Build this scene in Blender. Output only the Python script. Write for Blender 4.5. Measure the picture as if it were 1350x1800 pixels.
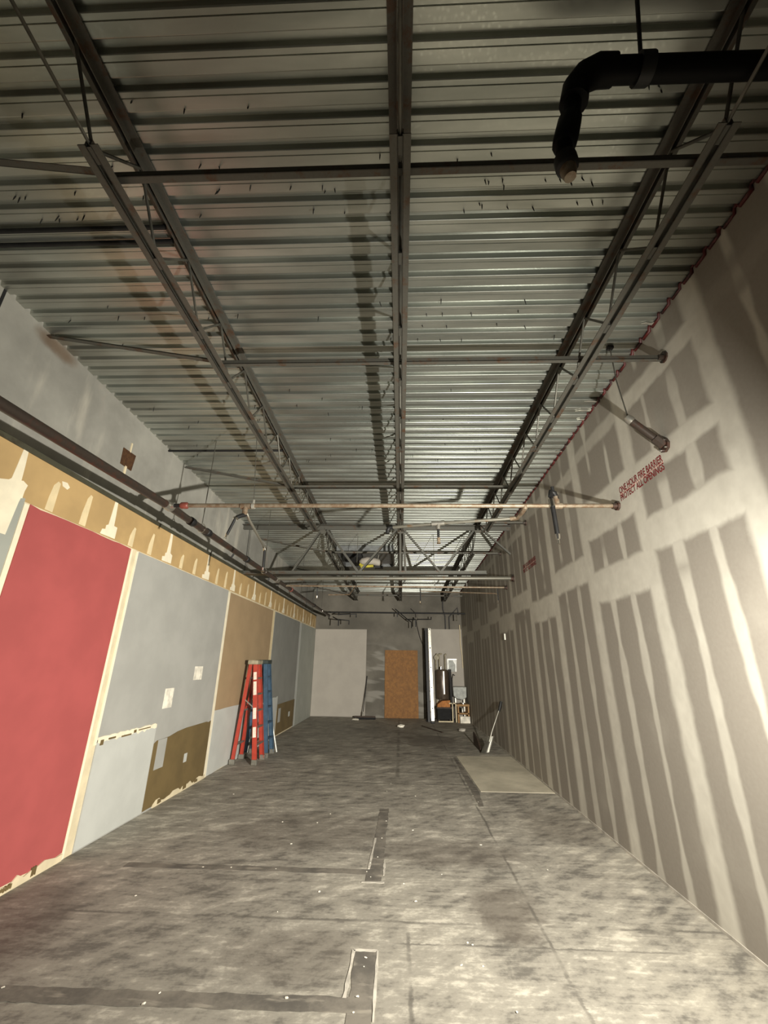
import bpy, bmesh, math, random
from mathutils import Vector, Matrix

random.seed(7)
scene = bpy.context.scene
COL = scene.collection
for o in list(bpy.data.objects):
    bpy.data.objects.remove(o, do_unlink=True)

# ---------------------------------------------------------------- camera
F_PX = 727.4
cam_data = bpy.data.cameras.new('camera')
cam = bpy.data.objects.new('camera', cam_data)
COL.objects.link(cam)
cam_data.sensor_fit = 'VERTICAL'
cam_data.sensor_height = 36.0
cam_data.lens = F_PX / 1800.0 * 36.0
cam_data.clip_start = 0.02
cam.matrix_world = (Matrix.Translation((0, 0, 1.70))
                    @ Matrix.Rotation(math.radians(2.348), 4, 'Z')
                    @ Matrix.Rotation(math.radians(90 + 20.1925), 4, 'X')
                    @ Matrix.Rotation(math.radians(0.6115), 4, 'Z'))
scene.camera = cam

# ---------------------------------------------------------------- world + lamp
world = bpy.data.worlds.new('night_world')
scene.world = world
world.use_nodes = True
world.node_tree.nodes['Background'].inputs[0].default_value = (1.0, 0.93, 0.82, 1)
world.node_tree.nodes['Background'].inputs[1].default_value = 0.02

lamp_data = bpy.data.lights.new('work_lamp', 'AREA')
lamp_data.shape = 'DISK'
lamp_data.size = 0.07
lamp_data.energy = 43
lamp_data.spread = math.radians(158)
lamp_data.color = (1.0, 0.96, 0.865)
lamp = bpy.data.objects.new('work_lamp', lamp_data)
COL.objects.link(lamp)
lamp.location = (1.58, 1.3, 1.75)
lamp_data.use_nodes = True
_lt = lamp_data.node_tree
_fo = _lt.nodes.new('ShaderNodeLightFalloff')
_fo.inputs['Strength'].default_value = 1.0
_ma = _lt.nodes.new('ShaderNodeMath')          # falloff made slower than a real lamp's, to even out the brightness
_ma.operation = 'MULTIPLY_ADD'
_lt.links.new(_fo.outputs['Linear'], _ma.inputs[0])
_ma.inputs[1].default_value = 0.85
_lt.links.new(_fo.outputs['Quadratic'], _ma.inputs[2])
_lt.links.new(_ma.outputs[0], _lt.nodes['Emission'].inputs['Strength'])
lamp.rotation_euler = Vector((-0.36, 0.93, -0.09)).to_track_quat('-Z', 'Y').to_euler()

scene.view_settings.view_transform = 'Standard'
scene.view_settings.look = 'None'
scene.view_settings.gamma = 1.0
scene.view_settings.use_curve_mapping = False
scene.view_settings.exposure = 1.0

# ---------------------------------------------------------------- room constants
XL, XR, XC = -3.088, 2.2005, -3.203
YB, YF = 15.5, -3.0
SB, SC, Z0 = -0.0216, -0.0069, 4.5577          # roof plane


def zc(x, y):
    return Z0 + SB * y + SC * x


# ---------------------------------------------------------------- shader helpers
class Tree:
    def __init__(self, name):
        self.mat = bpy.data.materials.new(name)
        self.mat.use_nodes = True
        self.t = self.mat.node_tree
        self.bsdf = self.t.nodes['Principled BSDF']
        tc = self.t.nodes.new('ShaderNodeTexCoord')
        self.obj = tc.outputs['Object']
        sep = self.t.nodes.new('ShaderNodeSeparateXYZ')
        self.t.links.new(self.obj, sep.inputs[0])
        self.x, self.y, self.z = [Ex(self, s) for s in sep.outputs]

    def put(self, sock, v):
        if isinstance(v, Ex):
            v = v.s
        if isinstance(v, bpy.types.NodeSocket):
            self.t.links.new(v, sock)
        elif isinstance(v, tuple) and len(v) == 3 and sock.type == 'RGBA':
            sock.default_value = (*v, 1)
        else:
            sock.default_value = v

    def math(self, op, *a):
        n = self.t.nodes.new('ShaderNodeMath')
        n.operation = op
        for i, v in enumerate(a):
            self.put(n.inputs[i], v)
        return Ex(self, n.outputs[0])

    def smooth(self, v, a, b, lo=0.0, hi=1.0):
        n = self.t.nodes.new('ShaderNodeMapRange')
        n.interpolation_type = 'SMOOTHSTEP'
        for k, q in (('Value', v), ('From Min', a), ('From Max', b), ('To Min', lo), ('To Max', hi)):
            self.put(n.inputs[k], q)
        return Ex(self, n.outputs['Result'])

    def vec(self, x, y, z):
        n = self.t.nodes.new('ShaderNodeCombineXYZ')
        for i, v in enumerate((x, y, z)):
            self.put(n.inputs[i], v)
        return n.outputs[0]

    def scaled(self, sx, sy, sz):
        return self.vec(self.x * sx, self.y * sy, self.z * sz)

    def noise(self, scale, vec=None, detail=3.0, rough=0.55, dist=0.0):
        n = self.t.nodes.new('ShaderNodeTexNoise')
        self.put(n.inputs['Vector'], vec if vec is not None else self.obj)
        n.inputs['Scale'].default_value = scale
        n.inputs['Detail'].default_value = detail
        n.inputs['Roughness'].default_value = rough
        n.inputs['Distortion'].default_value = dist
        return Ex(self, n.outputs[0])

    def voronoi(self, scale, vec=None, feature='F1'):
        n = self.t.nodes.new('ShaderNodeTexVoronoi')
        n.feature = feature
        self.put(n.inputs['Vector'], vec if vec is not None else self.obj)
        n.inputs['Scale'].default_value = scale
        return Ex(self, n.outputs[0])

    def mix(self, a, b, f):
        n = self.t.nodes.new('ShaderNodeMix')
        n.data_type = 'RGBA'
        self.put(n.inputs[0], f)
        self.put(n.inputs[6], a)
        self.put(n.inputs[7], b)
        return n.outputs[2]

    def bump(self, h, strength=0.3, dist=0.01):
        n = self.t.nodes.new('ShaderNodeBump')
        n.inputs['Strength'].default_value = strength
        n.inputs['Distance'].default_value = dist
        self.put(n.inputs['Height'], h)
        self.t.links.new(n.outputs[0], self.bsdf.inputs['Normal'])

    def out(self, col, rough=0.7, metal=0.0, spec=None):
        self.put(self.bsdf.inputs['Base Color'], col)
        self.put(self.bsdf.inputs['Roughness'], rough)
        self.put(self.bsdf.inputs['Metallic'], metal)
        if spec is not None:
            self.bsdf.inputs['Specular IOR Level'].default_value = spec
        return self.mat


class Ex:
    def __init__(self, t, s):
        self.t, self.s = t, s

    def __add__(self, o): return self.t.math('ADD', self, o)
    def __radd__(self, o): return self.t.math('ADD', o, self)
    def __sub__(self, o): return self.t.math('SUBTRACT', self, o)
    def __rsub__(self, o): return self.t.math('SUBTRACT', o, self)
    def __mul__(self, o): return self.t.math('MULTIPLY', self, o)
    def __rmul__(self, o): return self.t.math('MULTIPLY', o, self)
    def __truediv__(self, o): return self.t.math('DIVIDE', self, o)
    def floor(self): return self.t.math('FLOOR', self)
    def abs(self): return self.t.math('ABSOLUTE', self)
    def min(self, o): return self.t.math('MINIMUM', self, o)
    def max(self, o): return self.t.math('MAXIMUM', self, o)
    def clamp(self): return self.max(0.0).min(1.0)


def srgb(r, g, b):
    f = lambda c: (c / 255 / 12.92) if c / 255 <= 0.04045 else ((c / 255 + 0.055) / 1.055) ** 2.4
    return (f(r), f(g), f(b))


def simple(name, col, rough=0.6, metal=0.0, var=0.25, scale=9.0, spec=None):
    t = Tree(name)
    n = t.noise(scale, detail=4)
    dark = tuple(c * (1 - var) for c in col)
    light = tuple(min(1, c * (1 + var)) for c in col)
    return t.out(t.mix(dark, light, t.smooth(n, 0.3, 0.7)), rough, metal, spec)


def rusty(name, base, rust, amount=0.5, rough=0.55, metal=0.5, scale=7.0):
    t = Tree(name)
    n = t.noise(scale, detail=6, rough=0.7)
    m = t.smooth(n, 0.62 - 0.3 * amount, 0.75 - 0.25 * amount)
    n2 = t.noise(60, detail=2)
    c = t.mix(t.mix(tuple(v * .75 for v in base), base, n2), rust, m)
    return t.out(c, rough, metal)


M = {}


def mat_right_wall():
    t = Tree('taped_drywall')
    P, Y1 = 1.178, 2.47
    w1 = t.noise(1.6, detail=2) - 0.5
    w2 = t.noise(7.0, detail=3) - 0.5
    y = t.y + w1 * 0.05
    z = t.z + w1 * 0.10 + w2 * 0.05
    u = (y - Y1) / P
    k = u.floor()
    fr = u - k
    d = fr.min(1.0 - fr) * P
    joint = 1.0 - t.smooth(d + w2 * 0.06, 0.06, 0.14)
    ds = ((fr - 0.333).abs()).min((fr - 0.667).abs()) * P
    sid = k * 2.0 + t.smooth(fr, 0.499, 0.501)
    wn = t.noise(1.0, t.vec(sid * 3.7, 0.0, t.z * 1.1), detail=2)
    wid = t.smooth(wn, 0.3, 0.7, 0.004, 0.062)
    stud = 1.0 - t.smooth(ds + w2 * 0.03, wid * 0.8, wid + 0.034)
    fade = t.smooth(t.noise(1.0, t.vec(sid * 5.1, 4.0, t.z * 1.8), detail=2), 0.34, 0.5)
    low = t.smooth(t.z, 2.55, 2.3)
    stud = stud * (low.max(fade)) * 0.8

    def band(a, b):
        return t.smooth(z, a - 0.03, a + 0.03) * t.smooth(z, b + 0.03, b - 0.03)

    par = (k / 2.0 - (k / 2.0).floor()) * 2.0          # 0 even, 1 odd
    is0 = t.math('COMPARE', k, 0.0, 0.1)
    is1 = t.math('COMPARE', k, 1.0, 0.1)
    neg = t.math('LESS_THAN', k, -0.5)
    even = band(2.63, 2.94).max(band(3.29, 3.47) * is0).max(band(3.95, 4.1) * (1.0 - is0) * 0.7).max(band(4.02, 4.2) * is0)
    odd = band(2.36, 2.70).max(band(3.06, 3.52) * is1).max(band(4.05, 4.2) * 0.6)
    hb = even * (1.0 - par) + odd * par
    hb = hb * (1.0 - neg * 0.85)
    cloudy = t.smooth(t.noise(0.9, detail=3), 0.55, 0.75) * 0.25
    m = joint.max(stud).max(hb).max(cloudy)
    m = (m * (0.80 + w2 * 0.6 + w1 * 0.3)).clamp()
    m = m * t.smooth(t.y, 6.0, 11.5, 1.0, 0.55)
    fine = t.noise(35, detail=3)
    paper = t.mix(srgb(141, 134, 124), srgb(153, 147, 136), fine)
    mud = t.mix(srgb(205, 201, 187), srgb(219, 215, 202), t.noise(5, detail=4))
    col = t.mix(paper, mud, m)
    nails = t.voronoi(2.1)
    t.bump(m * 0.5 + fine * 0.06, 0.25, 0.006)
    return t.out(col, 0.72, spec=0.25)


def mat_floor():
    t = Tree('stained_concrete')
    big = t.noise(0.45, detail=4, rough=0.6)
    mid = t.noise(2.2, detail=6, rough=0.68, dist=0.6)
    streak = t.noise(1.0, t.scaled(2.2, 9.0, 1.0), detail=5, rough=0.65)
    streak2 = t.noise(1.0, t.vec((t.x + t.y * 0.8) * 2.4, (t.y - t.x * 0.8) * 7.0, 0.0), detail=4, rough=0.6)
    fine = t.noise(30, detail=5, rough=0.7)
    trow = t.noise(1.0, t.scaled(5.0, 26.0, 1.0), detail=4, rough=0.7)
    v = mid * 0.26 + streak * 0.26 + streak2 * 0.24 + big * 0.20 + fine * 0.14 + trow * 0.16
    v = t.smooth(v, 0.50, 0.77)
    dark, midc, light = srgb(98, 94, 87), srgb(140, 135, 124), srgb(182, 176, 162)
    c = t.mix(dark, midc, t.smooth(v, 0.0, 0.5))
    c = t.mix(c, light, t.smooth(v, 0.5, 1.0))
    # large worn stains with a shape of their own
    def blot(x, y, rx, ry, amt):
        dx = (t.x - x) / rx
        dy = (t.y - y) / ry
        r = dx * dx + dy * dy + (mid - 0.5) * 2.2
        return t.smooth(r, 1.3, 0.2) * amt
    st = blot(0.78, 3.95, 0.30, 0.42, 0.6).max(blot(0.65, 11.2, 0.9, 0.9, 0.55)).max(blot(0.45, 4.9, .8, .35, .45))
    st = st.max(blot(-2.75, 3.4, .5, .9, .4)).max(blot(-1.0, 5.4, 1.0, 0.6, 0.4)).max(blot(-0.7, 3.35, .5, .3, .35))
    st = st.max(blot(1.75, 5.7, 0.5, 0.55, 0.45))
    c = t.mix(c, srgb(82, 74, 66), st)
    # paler in streaks towards the right wall and old tile-grid lines
    pale = t.smooth(t.x + (mid - 0.5) * 1.6, 0.9, 2.3) * 0.28
    c = t.mix(c, srgb(186, 178, 160), pale * t.smooth(streak2, 0.35, 0.65))

    def line(coord, pos, w):
        return t.smooth((coord - pos + (mid - 0.5) * 0.06 + (fine - 0.5) * 0.03).abs(), w, w * 0.2)
    ln = line(t.y, 3.73, 0.02).max(line(t.y, 7.32, 0.035)).max(line(t.x, 0.97, 0.018)).max(line(t.y, 3.49, 0.014) * t.smooth(t.x, -0.1, 0.0))
    ln = ln.max(line(t.x, 0.05, 0.02) * t.smooth(t.y, 3.7, 3.5)).max(line(t.y, 10.2, 0.05)).max(line(t.x, -0.05, 0.05) * t.smooth(t.y, 7.2, 7.8) * 0.8)
    grid = ((t.y / 0.305 - (t.y / 0.305).floor()) - 0.5).abs()
    ln = ln.max(t.smooth(grid, 0.475, 0.495) * t.smooth(t.noise(1.3), 0.5, 0.62) * 0.55)
    c = t.mix(c, srgb(80, 76, 70), ln * t.smooth(t.noise(2.6), 0.38, 0.6) * 0.7)
    t.bump(mid * 0.5 + fine * 0.25 + streak * 0.3, 0.35, 0.012)
    return t.out(c, t.smooth(v, 0, 1, 0.62, 0.8), spec=0.3)


def mat_concrete(name, base, stain):
    t = Tree(name)
    a = t.noise(1.1, detail=5, rough=0.62)
    b = t.noise(1.0, t.scaled(3.0, 3.0, 0.7), detail=4)
    c = t.mix(tuple(v * 0.72 for v in base), tuple(min(1, v * 1.15) for v in base), t.smooth(a, 0.3, 0.7))
    c = t.mix(c, stain, t.smooth(b, 0.55, 0.75) * 0.5)
    t.bump(t.noise(22, detail=5), 0.25, 0.006)
    return t.out(c, 0.85, spec=0.25)


def mat_left_concrete():
    t = Tree('tilt_up_concrete')
    a = t.noise(1.1, detail=5, rough=0.62)
    b = t.noise(1.0, t.scaled(3.0, 3.0, 0.7), detail=4)
    base = srgb(148, 146, 138)
    c = t.mix(tuple(v * 0.78 for v in base), tuple(v * 1.15 for v in base), t.smooth(a, 0.3, 0.7))
    c = t.mix(c, srgb(190, 184, 170), t.smooth(b, 0.55, 0.75) * 0.6)
    dy = (t.y - 2.98) / 0.28
    dz = (t.z - 4.46) / 0.10
    r = dy * dy + dz * dz + (a - 0.5) * 2
    c = t.mix(c, srgb(92, 66, 38), t.smooth(r, 1.1, 0.0) * 0.7)
    pk = t.smooth(t.noise(1.4, t.scaled(1, 1.5, 1)), 0.58, 0.75) * 0.3
    c = t.mix(c, srgb(170, 140, 128), pk)
    t.bump(t.noise(22, detail=5), 0.25, 0.006)
    return t.out(c, 0.85, spec=0.25)


def mat_deck():
    t = Tree('galvanised_deck')
    sp = t.voronoi(42)
    n = t.noise(1.3, t.scaled(0.6, 4.0, 1.0), detail=4)
    sheet = t.noise(1.0, t.scaled(0.25, 1.17, 0.0), detail=1)
    c = t.mix(srgb(156, 160, 153), srgb(200, 203, 195), t.smooth(n * 0.55 + sheet * 0.45, 0.35, 0.65))
    c = t.mix(c, srgb(154, 150, 140), t.smooth(t.noise(0.8, detail=3), 0.5, 0.72) * 0.6)
    t.bump(n, 0.05, 0.01)
    return t.out(c, t.smooth(sp, 0.0, 0.5, 0.29, 0.38), 0.86)


def mat_osb():
    t = Tree('oriented_strand_board')
    v = t.voronoi(16, t.scaled(1.0, 1.0, 0.6))
    n = t.noise(9, detail=5, dist=1.0)
    c = t.mix(srgb(118, 79, 34), srgb(142, 97, 43), t.smooth(n, 0.3, 0.7))
    c = t.mix(c, srgb(114, 75, 33), t.smooth(v, 0.5, 0.75) * 0.4)
    return t.out(c, 0.7)


def mat_block():
    t = Tree('back_wall_concrete')
    a = t.noise(0.9, detail=5)
    c = t.mix(srgb(92, 88, 80), srgb(120, 115, 105), t.smooth(a, 0.3, 0.7))
    # horizontal skim-coat streaks beside the boarded doorway
    s = t.noise(1.0, t.vec(t.x * 0.8, 0.0, t.z * 3.2 + t.x * 0.4), detail=2)
    inx = t.smooth(t.x, -1.35, -1.1) * t.smooth(t.x, 1.2, 0.8) * t.smooth(t.z, 2.5, 2.1)
    c = t.mix(c, srgb(142, 138, 129), t.smooth(s, 0.5, 0.6) * inx * 0.8)
    t.bump(t.noise(18, detail=5), 0.2, 0.006)
    return t.out(c, 0.85, spec=0.25)


M['deck'] = mat_deck()
M['floor'] = mat_floor()
M['rwall'] = mat_right_wall()
M['conc'] = mat_left_concrete()
M['back'] = mat_block()
M['osb'] = mat_osb()
M['roof'] = simple('roof_board', (0.03, 0.03, 0.028), 0.9)
M['steel'] = rusty('joist_steel', srgb(98, 96, 88), srgb(92, 70, 54), 0.35, 0.5, 0.35)
M['steel_dark'] = rusty('girder_steel', srgb(92, 91, 84), srgb(88, 66, 50), 0.25, 0.5, 0.35)
M['rod'] = simple('web_rod_steel', srgb(92, 90, 82), 0.45, 0.5)
M['pipe_rust'] = rusty('rusted_branch_pipe', srgb(144, 131, 112), srgb(118, 98, 78), 0.7, 0.45, 0.35, 14)
M['pipe_brown'] = rusty('brown_main_pipe', srgb(66, 57, 50), srgb(78, 50, 40), 0.4, 0.42, 0.35, 6)
M['pipe_grey'] = rusty('grey_branch_pipe', srgb(118, 115, 104), srgb(110, 88, 66), 0.3, 0.42, 0.4)
M['black'] = simple('black_iron_and_shaded_rail', (0.012, 0.012, 0.012), 0.55, 0.2)  # iron black; also the shade painted on the extension ladder rails
M['black_gloss'] = simple('black_pipe_coat', (0.0025, 0.0025, 0.0025), 0.6, 0.0, .2, 9, 0.15)
M['chrome'] = simple('chrome', (0.75, 0.73, 0.68), 0.18, 1.0, 0.1)
M['redpaint'] = simple('red_coupling_paint', srgb(118, 60, 50), 0.45)
M['seal'] = rusty('red_fire_sealant', srgb(88, 26, 24), srgb(44, 20, 18), 0.5, 0.5, 0.0)
M['stencil'] = rusty('red_stencil_paint', srgb(136, 28, 34), srgb(158, 54, 54), 0.35, 0.6, 0.0, 20)
M['stencil_pale'] = simple('faded_red_overspray', srgb(206, 160, 148), 0.7)
M['red'] = simple('red_wall_paint', srgb(168, 84, 82), 0.55, 0, 0.06, 2.5, 0.3)
M['grey'] = simple('grey_wall_paint', srgb(164, 163, 157), 0.6, 0, 0.06, 2.5, 0.3)
M['grey2'] = simple('darker_grey_wall_paint', srgb(134, 134, 128), 0.6, 0, 0.06, 2.5, 0.3)
M['palegreen'] = simple('pale_green_grey_wall_paint', srgb(160, 162, 153), 0.6, 0, 0.06, 2.5, 0.3)
M['taupe'] = simple('taupe_wall_paint', srgb(162, 139, 108), 0.6, 0, 0.06, 2.5, 0.3)
M['brown'] = simple('brown_drywall_backing', srgb(104, 87, 53), 0.85, 0, 0.12, 3)
M['white'] = simple('white_drywall', srgb(186, 187, 181), 0.7, 0, 0.05, 3)
M['offwhite'] = simple('off_white_panel', srgb(162, 155, 144), 0.7, 0, 0.05, 2)
M['cream'] = simple('cream_joint_strip', srgb(214, 200, 168), 0.8, 0, 0.1, 6)
M['tan'] = simple('tan_header_board', srgb(182, 152, 104), 0.75, 0, 0.10, 2.5)
M['mud'] = simple('white_joint_compound', srgb(234, 224, 198), 0.8, 0, 0.06, 8)
M['mud_thin'] = simple('thin_joint_compound', srgb(222, 203, 162), 0.8, 0, 0.08, 8)
M['ledge'] = rusty('olive_grey_track', srgb(84, 82, 66), srgb(66, 60, 46), 0.4, 0.6, 0.3)
M['plate'] = rusty('rusted_embed_plate', srgb(92, 62, 36), srgb(70, 44, 26), 0.6, 0.7, 0.2, 25)
M['orange'] = simple('orange_fibreglass', srgb(164, 60, 46), 0.3, 0, 0.1, 12)
M['blue'] = simple('blue_fibreglass', srgb(56, 80, 100), 0.45, 0, 0.15, 12)
M['alu'] = simple('dull_aluminium', srgb(165, 162, 152), 0.4, 0.8, 0.12, 15)
M['alu_bright'] = simple('bright_aluminium', srgb(196, 192, 180), 0.35, 0.6, 0.06, 15)
M['cap'] = simple('ladder_cap_plastic', srgb(150, 141, 118), 0.6)
M['capdark'] = simple('dark_ladder_cap', srgb(48, 56, 52), 0.55)
M['label_white'] = simple('ladder_sticker', srgb(226, 206, 190), 0.5, 0, 0.12, 30)
def mat_patch():
    t = Tree('trench_patch_concrete')
    a = t.noise(2.4, detail=6, rough=0.7)
    b = t.noise(1.0, t.scaled(4.0, 16.0, 1.0), detail=4)
    c = t.mix(srgb(88, 84, 78), srgb(122, 116, 106), t.smooth(a, 0.35, 0.65))
    c = t.mix(c, srgb(150, 143, 130), t.smooth(b, 0.54, 0.7) * 0.7)
    return t.out(c, 0.75, spec=0.25)


M['patch'] = mat_patch()
M['patch_edge'] = simple('dusty_cut_edge', srgb(176, 170, 158), 0.9)
M['hardboard'] = mat_concrete('dusty_plywood', srgb(190, 182, 162), srgb(164, 156, 138))
M['crumb'] = simple('plaster', srgb(226, 220, 204), 0.8)
M['wood'] = simple('raw_wood', srgb(156, 120, 76), 0.7, 0, 0.2, 12)
M['darkwood'] = simple('dark_wood', srgb(58, 44, 34), 0.7)
M['card'] = simple('cardboard', srgb(170, 110, 56), 0.8)
M['tank'] = simple('dark_brown_enamel', srgb(84, 72, 60), 0.35, 0.2, 0.2)
M['sink'] = simple('grey_basin', srgb(150, 152, 144), 0.45)
M['yellow'] = simple('yellow_strap', srgb(190, 178, 60), 0.6)
M['whitepl'] = simple('white_plastic', srgb(226, 226, 218), 0.35)
M['sheetmetal'] = simple('grey_sheet_metal', srgb(118, 120, 120), 0.45, 0.5)
M['near_black'] = simple('black_parts_and_painted_shade', (0.01, 0.01, 0.01), 0.9)  # black parts, and painted shade inside the duct and crate
M['wire'] = simple('dark_cable', srgb(44, 42, 40), 0.6)
M['screw'] = simple('dark_screw', (0.02, 0.02, 0.018), 0.5, 0.5)


# ---------------------------------------------------------------- mesh helpers
def V(*a):
    return Vector(a)


def box(bm, lo, hi):
    r = bmesh.ops.create_cube(bm, size=1.0)
    for v in r['verts']:
        v.co = V(*[(lo[i] + hi[i]) / 2 + v.co[i] * (hi[i] - lo[i]) for i in range(3)])


def frame_of(d, up=None):
    d = d.normalized()
    up = up or V(0, 0, 1)
    if abs(d.dot(up)) > 0.985:
        up = V(0, 1, 0)
    s = d.cross(up).normalized()
    u = s.cross(d).normalized()
    return s, u


def beam(bm, p0, p1, w, h, up=None, ow=0.0, oh=0.0):
    """box from p0 to p1, w sideways, h along up, offset ow / oh"""
    p0, p1 = V(*p0), V(*p1)
    s, u = frame_of(p1 - p0, up)
    q = []
    for p in (p0, p1):
        for a, b in ((-1, -1), (1, -1), (1, 1), (-1, 1)):
            q.append(bm.verts.new(p + s * (a * w / 2 + ow) + u * (b * h / 2 + oh)))
    for f in ((3, 2, 1, 0), (4, 5, 6, 7), (0, 1, 5, 4), (1, 2, 6, 5), (2, 3, 7, 6), (3, 0, 4, 7)):
        bm.faces.new([q[i] for i in f])


def angle(bm, p0, p1, leg, t, sx=1, sz=1, up=None, ow=0.0):
    """L section: vertical leg at ow, horizontal leg running to the sx side"""
    beam(bm, p0, p1, t, leg, up, ow + sx * t / 2, sz * leg / 2)
    beam(bm, p0, p1, leg, t, up, ow + sx * leg / 2, sz * t / 2)


def tube(bm, pts, r, seg=8, cap=True):
    pts = [V(*p) for p in pts]
    rings = []
    rr = r if isinstance(r, (list, tuple)) else [r] * len(pts)
    s = None
    for i, p in enumerate(pts):
        if i == 0:
            d = pts[1] - p
        elif i == len(pts) - 1:
            d = p - pts[i - 1]
        else:
            d = (pts[i + 1] - p).normalized() + (p - pts[i - 1]).normalized()
        if d.length < 1e-8:
            d = pts[min(i + 1, len(pts) - 1)] - p
        d.normalize()
        if s is None:
            s, u = frame_of(d)
        else:
            s = (s - d * s.dot(d)).normalized()
            u = s.cross(d)
        rings.append([bm.verts.new(p + (s * math.cos(2 * math.pi * k / seg) + u * math.sin(2 * math.pi * k / seg)) * rr[i])
                      for k in range(seg)])
    for a, b in zip(rings, rings[1:]):
        for k in range(seg):
            bm.faces.new((a[k], a[(k + 1) % seg], b[(k + 1) % seg], b[k]))
    if cap:
        bm.faces.new(rings[0][::-1])
        bm.faces.new(rings[-1])


def prism(bm, outline, axis, a, b):
    """outline: list of 2d points in the two other axes; extruded along axis from a to b"""
    o = [i for i in range(3) if i != axis]

    def mk(p, t):
        c = [0, 0, 0]
        c[o[0]], c[o[1]], c[axis] = p[0], p[1], t
        return bm.verts.new(c)
    A = [mk(p, a) for p in outline]
    B = [mk(p, b) for p in outline]
    n = len(A)
    bm.faces.new(A[::-1])
    bm.faces.new(B)
    for i in range(n):
        bm.faces.new((A[i], A[(i + 1) % n], B[(i + 1) % n], B[i]))


def mesh_of(bm, name, smooth=None):
    bmesh.ops.recalc_face_normals(bm, faces=bm.faces)
    me = bpy.data.meshes.new(name)
    bm.to_mesh(me)
    bm.free()
    if smooth:
        for p in me.polygons:
            p.use_smooth = True
        try:
            me.set_sharp_from_angle(angle=math.radians(smooth))
        except Exception:
            pass
    return me


def link(name, me, mat, parent=None, loc=(0, 0, 0)):
    if mat and not me.materials:
        me.materials.append(M[mat] if isinstance(mat, str) else mat)
    o = bpy.data.objects.new(name, me)
    COL.objects.link(o)
    o.location = loc
    if parent:
        o.parent = parent
    return o


def obj(name, build, mat, parent=None, bevel=0.0, smooth=None, label=None):
    """build(bm) works in world coordinates (or the parent's, when the parent was moved)"""
    bm = bmesh.new()
    build(bm)
    if bevel:
        bmesh.ops.bevel(bm, geom=list(bm.edges), offset=bevel, segments=1, affect='EDGES')
    base = Vector((0, 0, 0))
    p = parent
    while p:
        base += Vector(p.location)
        p = p.parent
    if base.length:
        for v in bm.verts:
            v.co -= base
    o = link(name, mesh_of(bm, name, smooth), mat, parent)
    if label:
        o['label'] = label
    return o


def top(name, build, mat, label, cat, base=None, group=None, bevel=0.0, smooth=None):
    """a one-mesh thing with its origin at base"""
    bm = bmesh.new()
    build(bm)
    if bevel:
        bmesh.ops.bevel(bm, geom=list(bm.edges), offset=bevel, segments=1, affect='EDGES')
    base = V(*(base or (0, 0, 0)))
    for v in bm.verts:
        v.co -= base
    o = link(name, mesh_of(bm, name, smooth), mat, None, base)
    tag(o, label, cat, group)
    return o


def tag(o, label, cat, group=None):
    o['label'] = label
    o['category'] = cat
    if group:
        o['group'] = group


def thing(name, label, cat, loc=(0, 0, 0), group=None):
    o = bpy.data.objects.new(name, None)
    COL.objects.link(o)
    o.empty_display_size = 0.1
    o.location = loc
    tag(o, label, cat, group)
    return o


def structure(o, label=None):
    o['kind'] = 'structure'
    if label:
        o['label'] = label
    return o


def copy_tree(o, parent=None):
    c = o.copy()
    COL.objects.link(c)
    c.parent = parent
    for ch in o.children:
        copy_tree(ch, c)
    return c


# ================================================================ STRUCTURE
# ---- floor
fl = structure(obj('floor', lambda bm: box(bm, (XC - .3, YF, -0.15), (XR + .3, YB + .3, 0)), 'floor'),
               'worn grey concrete slab floor with stains and old tile lines')


def patch(outline, label):
    pts = []
    for p, q in zip(outline, outline[1:] + outline[:1]):
        n = max(1, int(math.dist(p, q) / .06))
        for i in range(n):
            f = i / n
            j = 0 if i == 0 else .007
            pts.append((p[0] + (q[0] - p[0]) * f + random.uniform(-j, j), p[1] + (q[1] - p[1]) * f + random.uniform(-j, j)))
    return obj('trench_patch', lambda bm: prism(bm, pts, 2, -0.01, 0.003), 'patch', fl, label=label)


patch([(-2.45, 2.87), (-0.285, 2.90), (-0.285, 2.80), (-0.15, 2.80), (-0.155, 3.39), (-0.29, 3.40), (-0.285, 3.01), (-2.3, 2.985)],
      'dark filled trench in the slab nearest the camera')
patch([(-2.45, 4.41), (-0.30, 4.405), (-0.30, 4.29), (-0.165, 4.29), (-0.15, 6.15), (-0.26, 6.14), (-0.275, 4.50), (-2.45, 4.50)],
      'dark filled trench in the middle of the slab')
patch([(1.0, 6.3), (1.06, 6.32), (1.12, 7.0), (1.08, 9.3), (1.03, 9.3), (1.01, 6.9)], 'dark narrow gap beside the plywood sheet')
for a, b in (((-0.30, 3.40), (-0.15, 3.405)), ((-0.31, 3.0), (-0.30, 3.40)), ((-0.145, 2.85), (-0.15, 3.40)),
             ((-0.285, 4.51), (-0.265, 5.2)), ((-0.33, 4.27), (-0.14, 4.275)), ((-0.15, 4.4), (-0.15, 4.65))):
    def edge(bm, a=a, b=b):
        n = 9
        d = (V(*b) - V(*a))
        s = V(-d.y, d.x).normalized()
        L, Rr = [], []
        for i in range(n):
            p = V(*a) + d * (i / (n - 1))
            w = random.uniform(.004, .013)
            L.append(p + s * w)
            Rr.append(p - s * w)
        prism(bm, L + Rr[::-1], 2, -0.004, 0.005)
    obj('dusty_patch_edge', edge, 'patch_edge', fl)

# ---- ceiling: roof board with corrugated deck sheets below it
PITCH = 0.142


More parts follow.
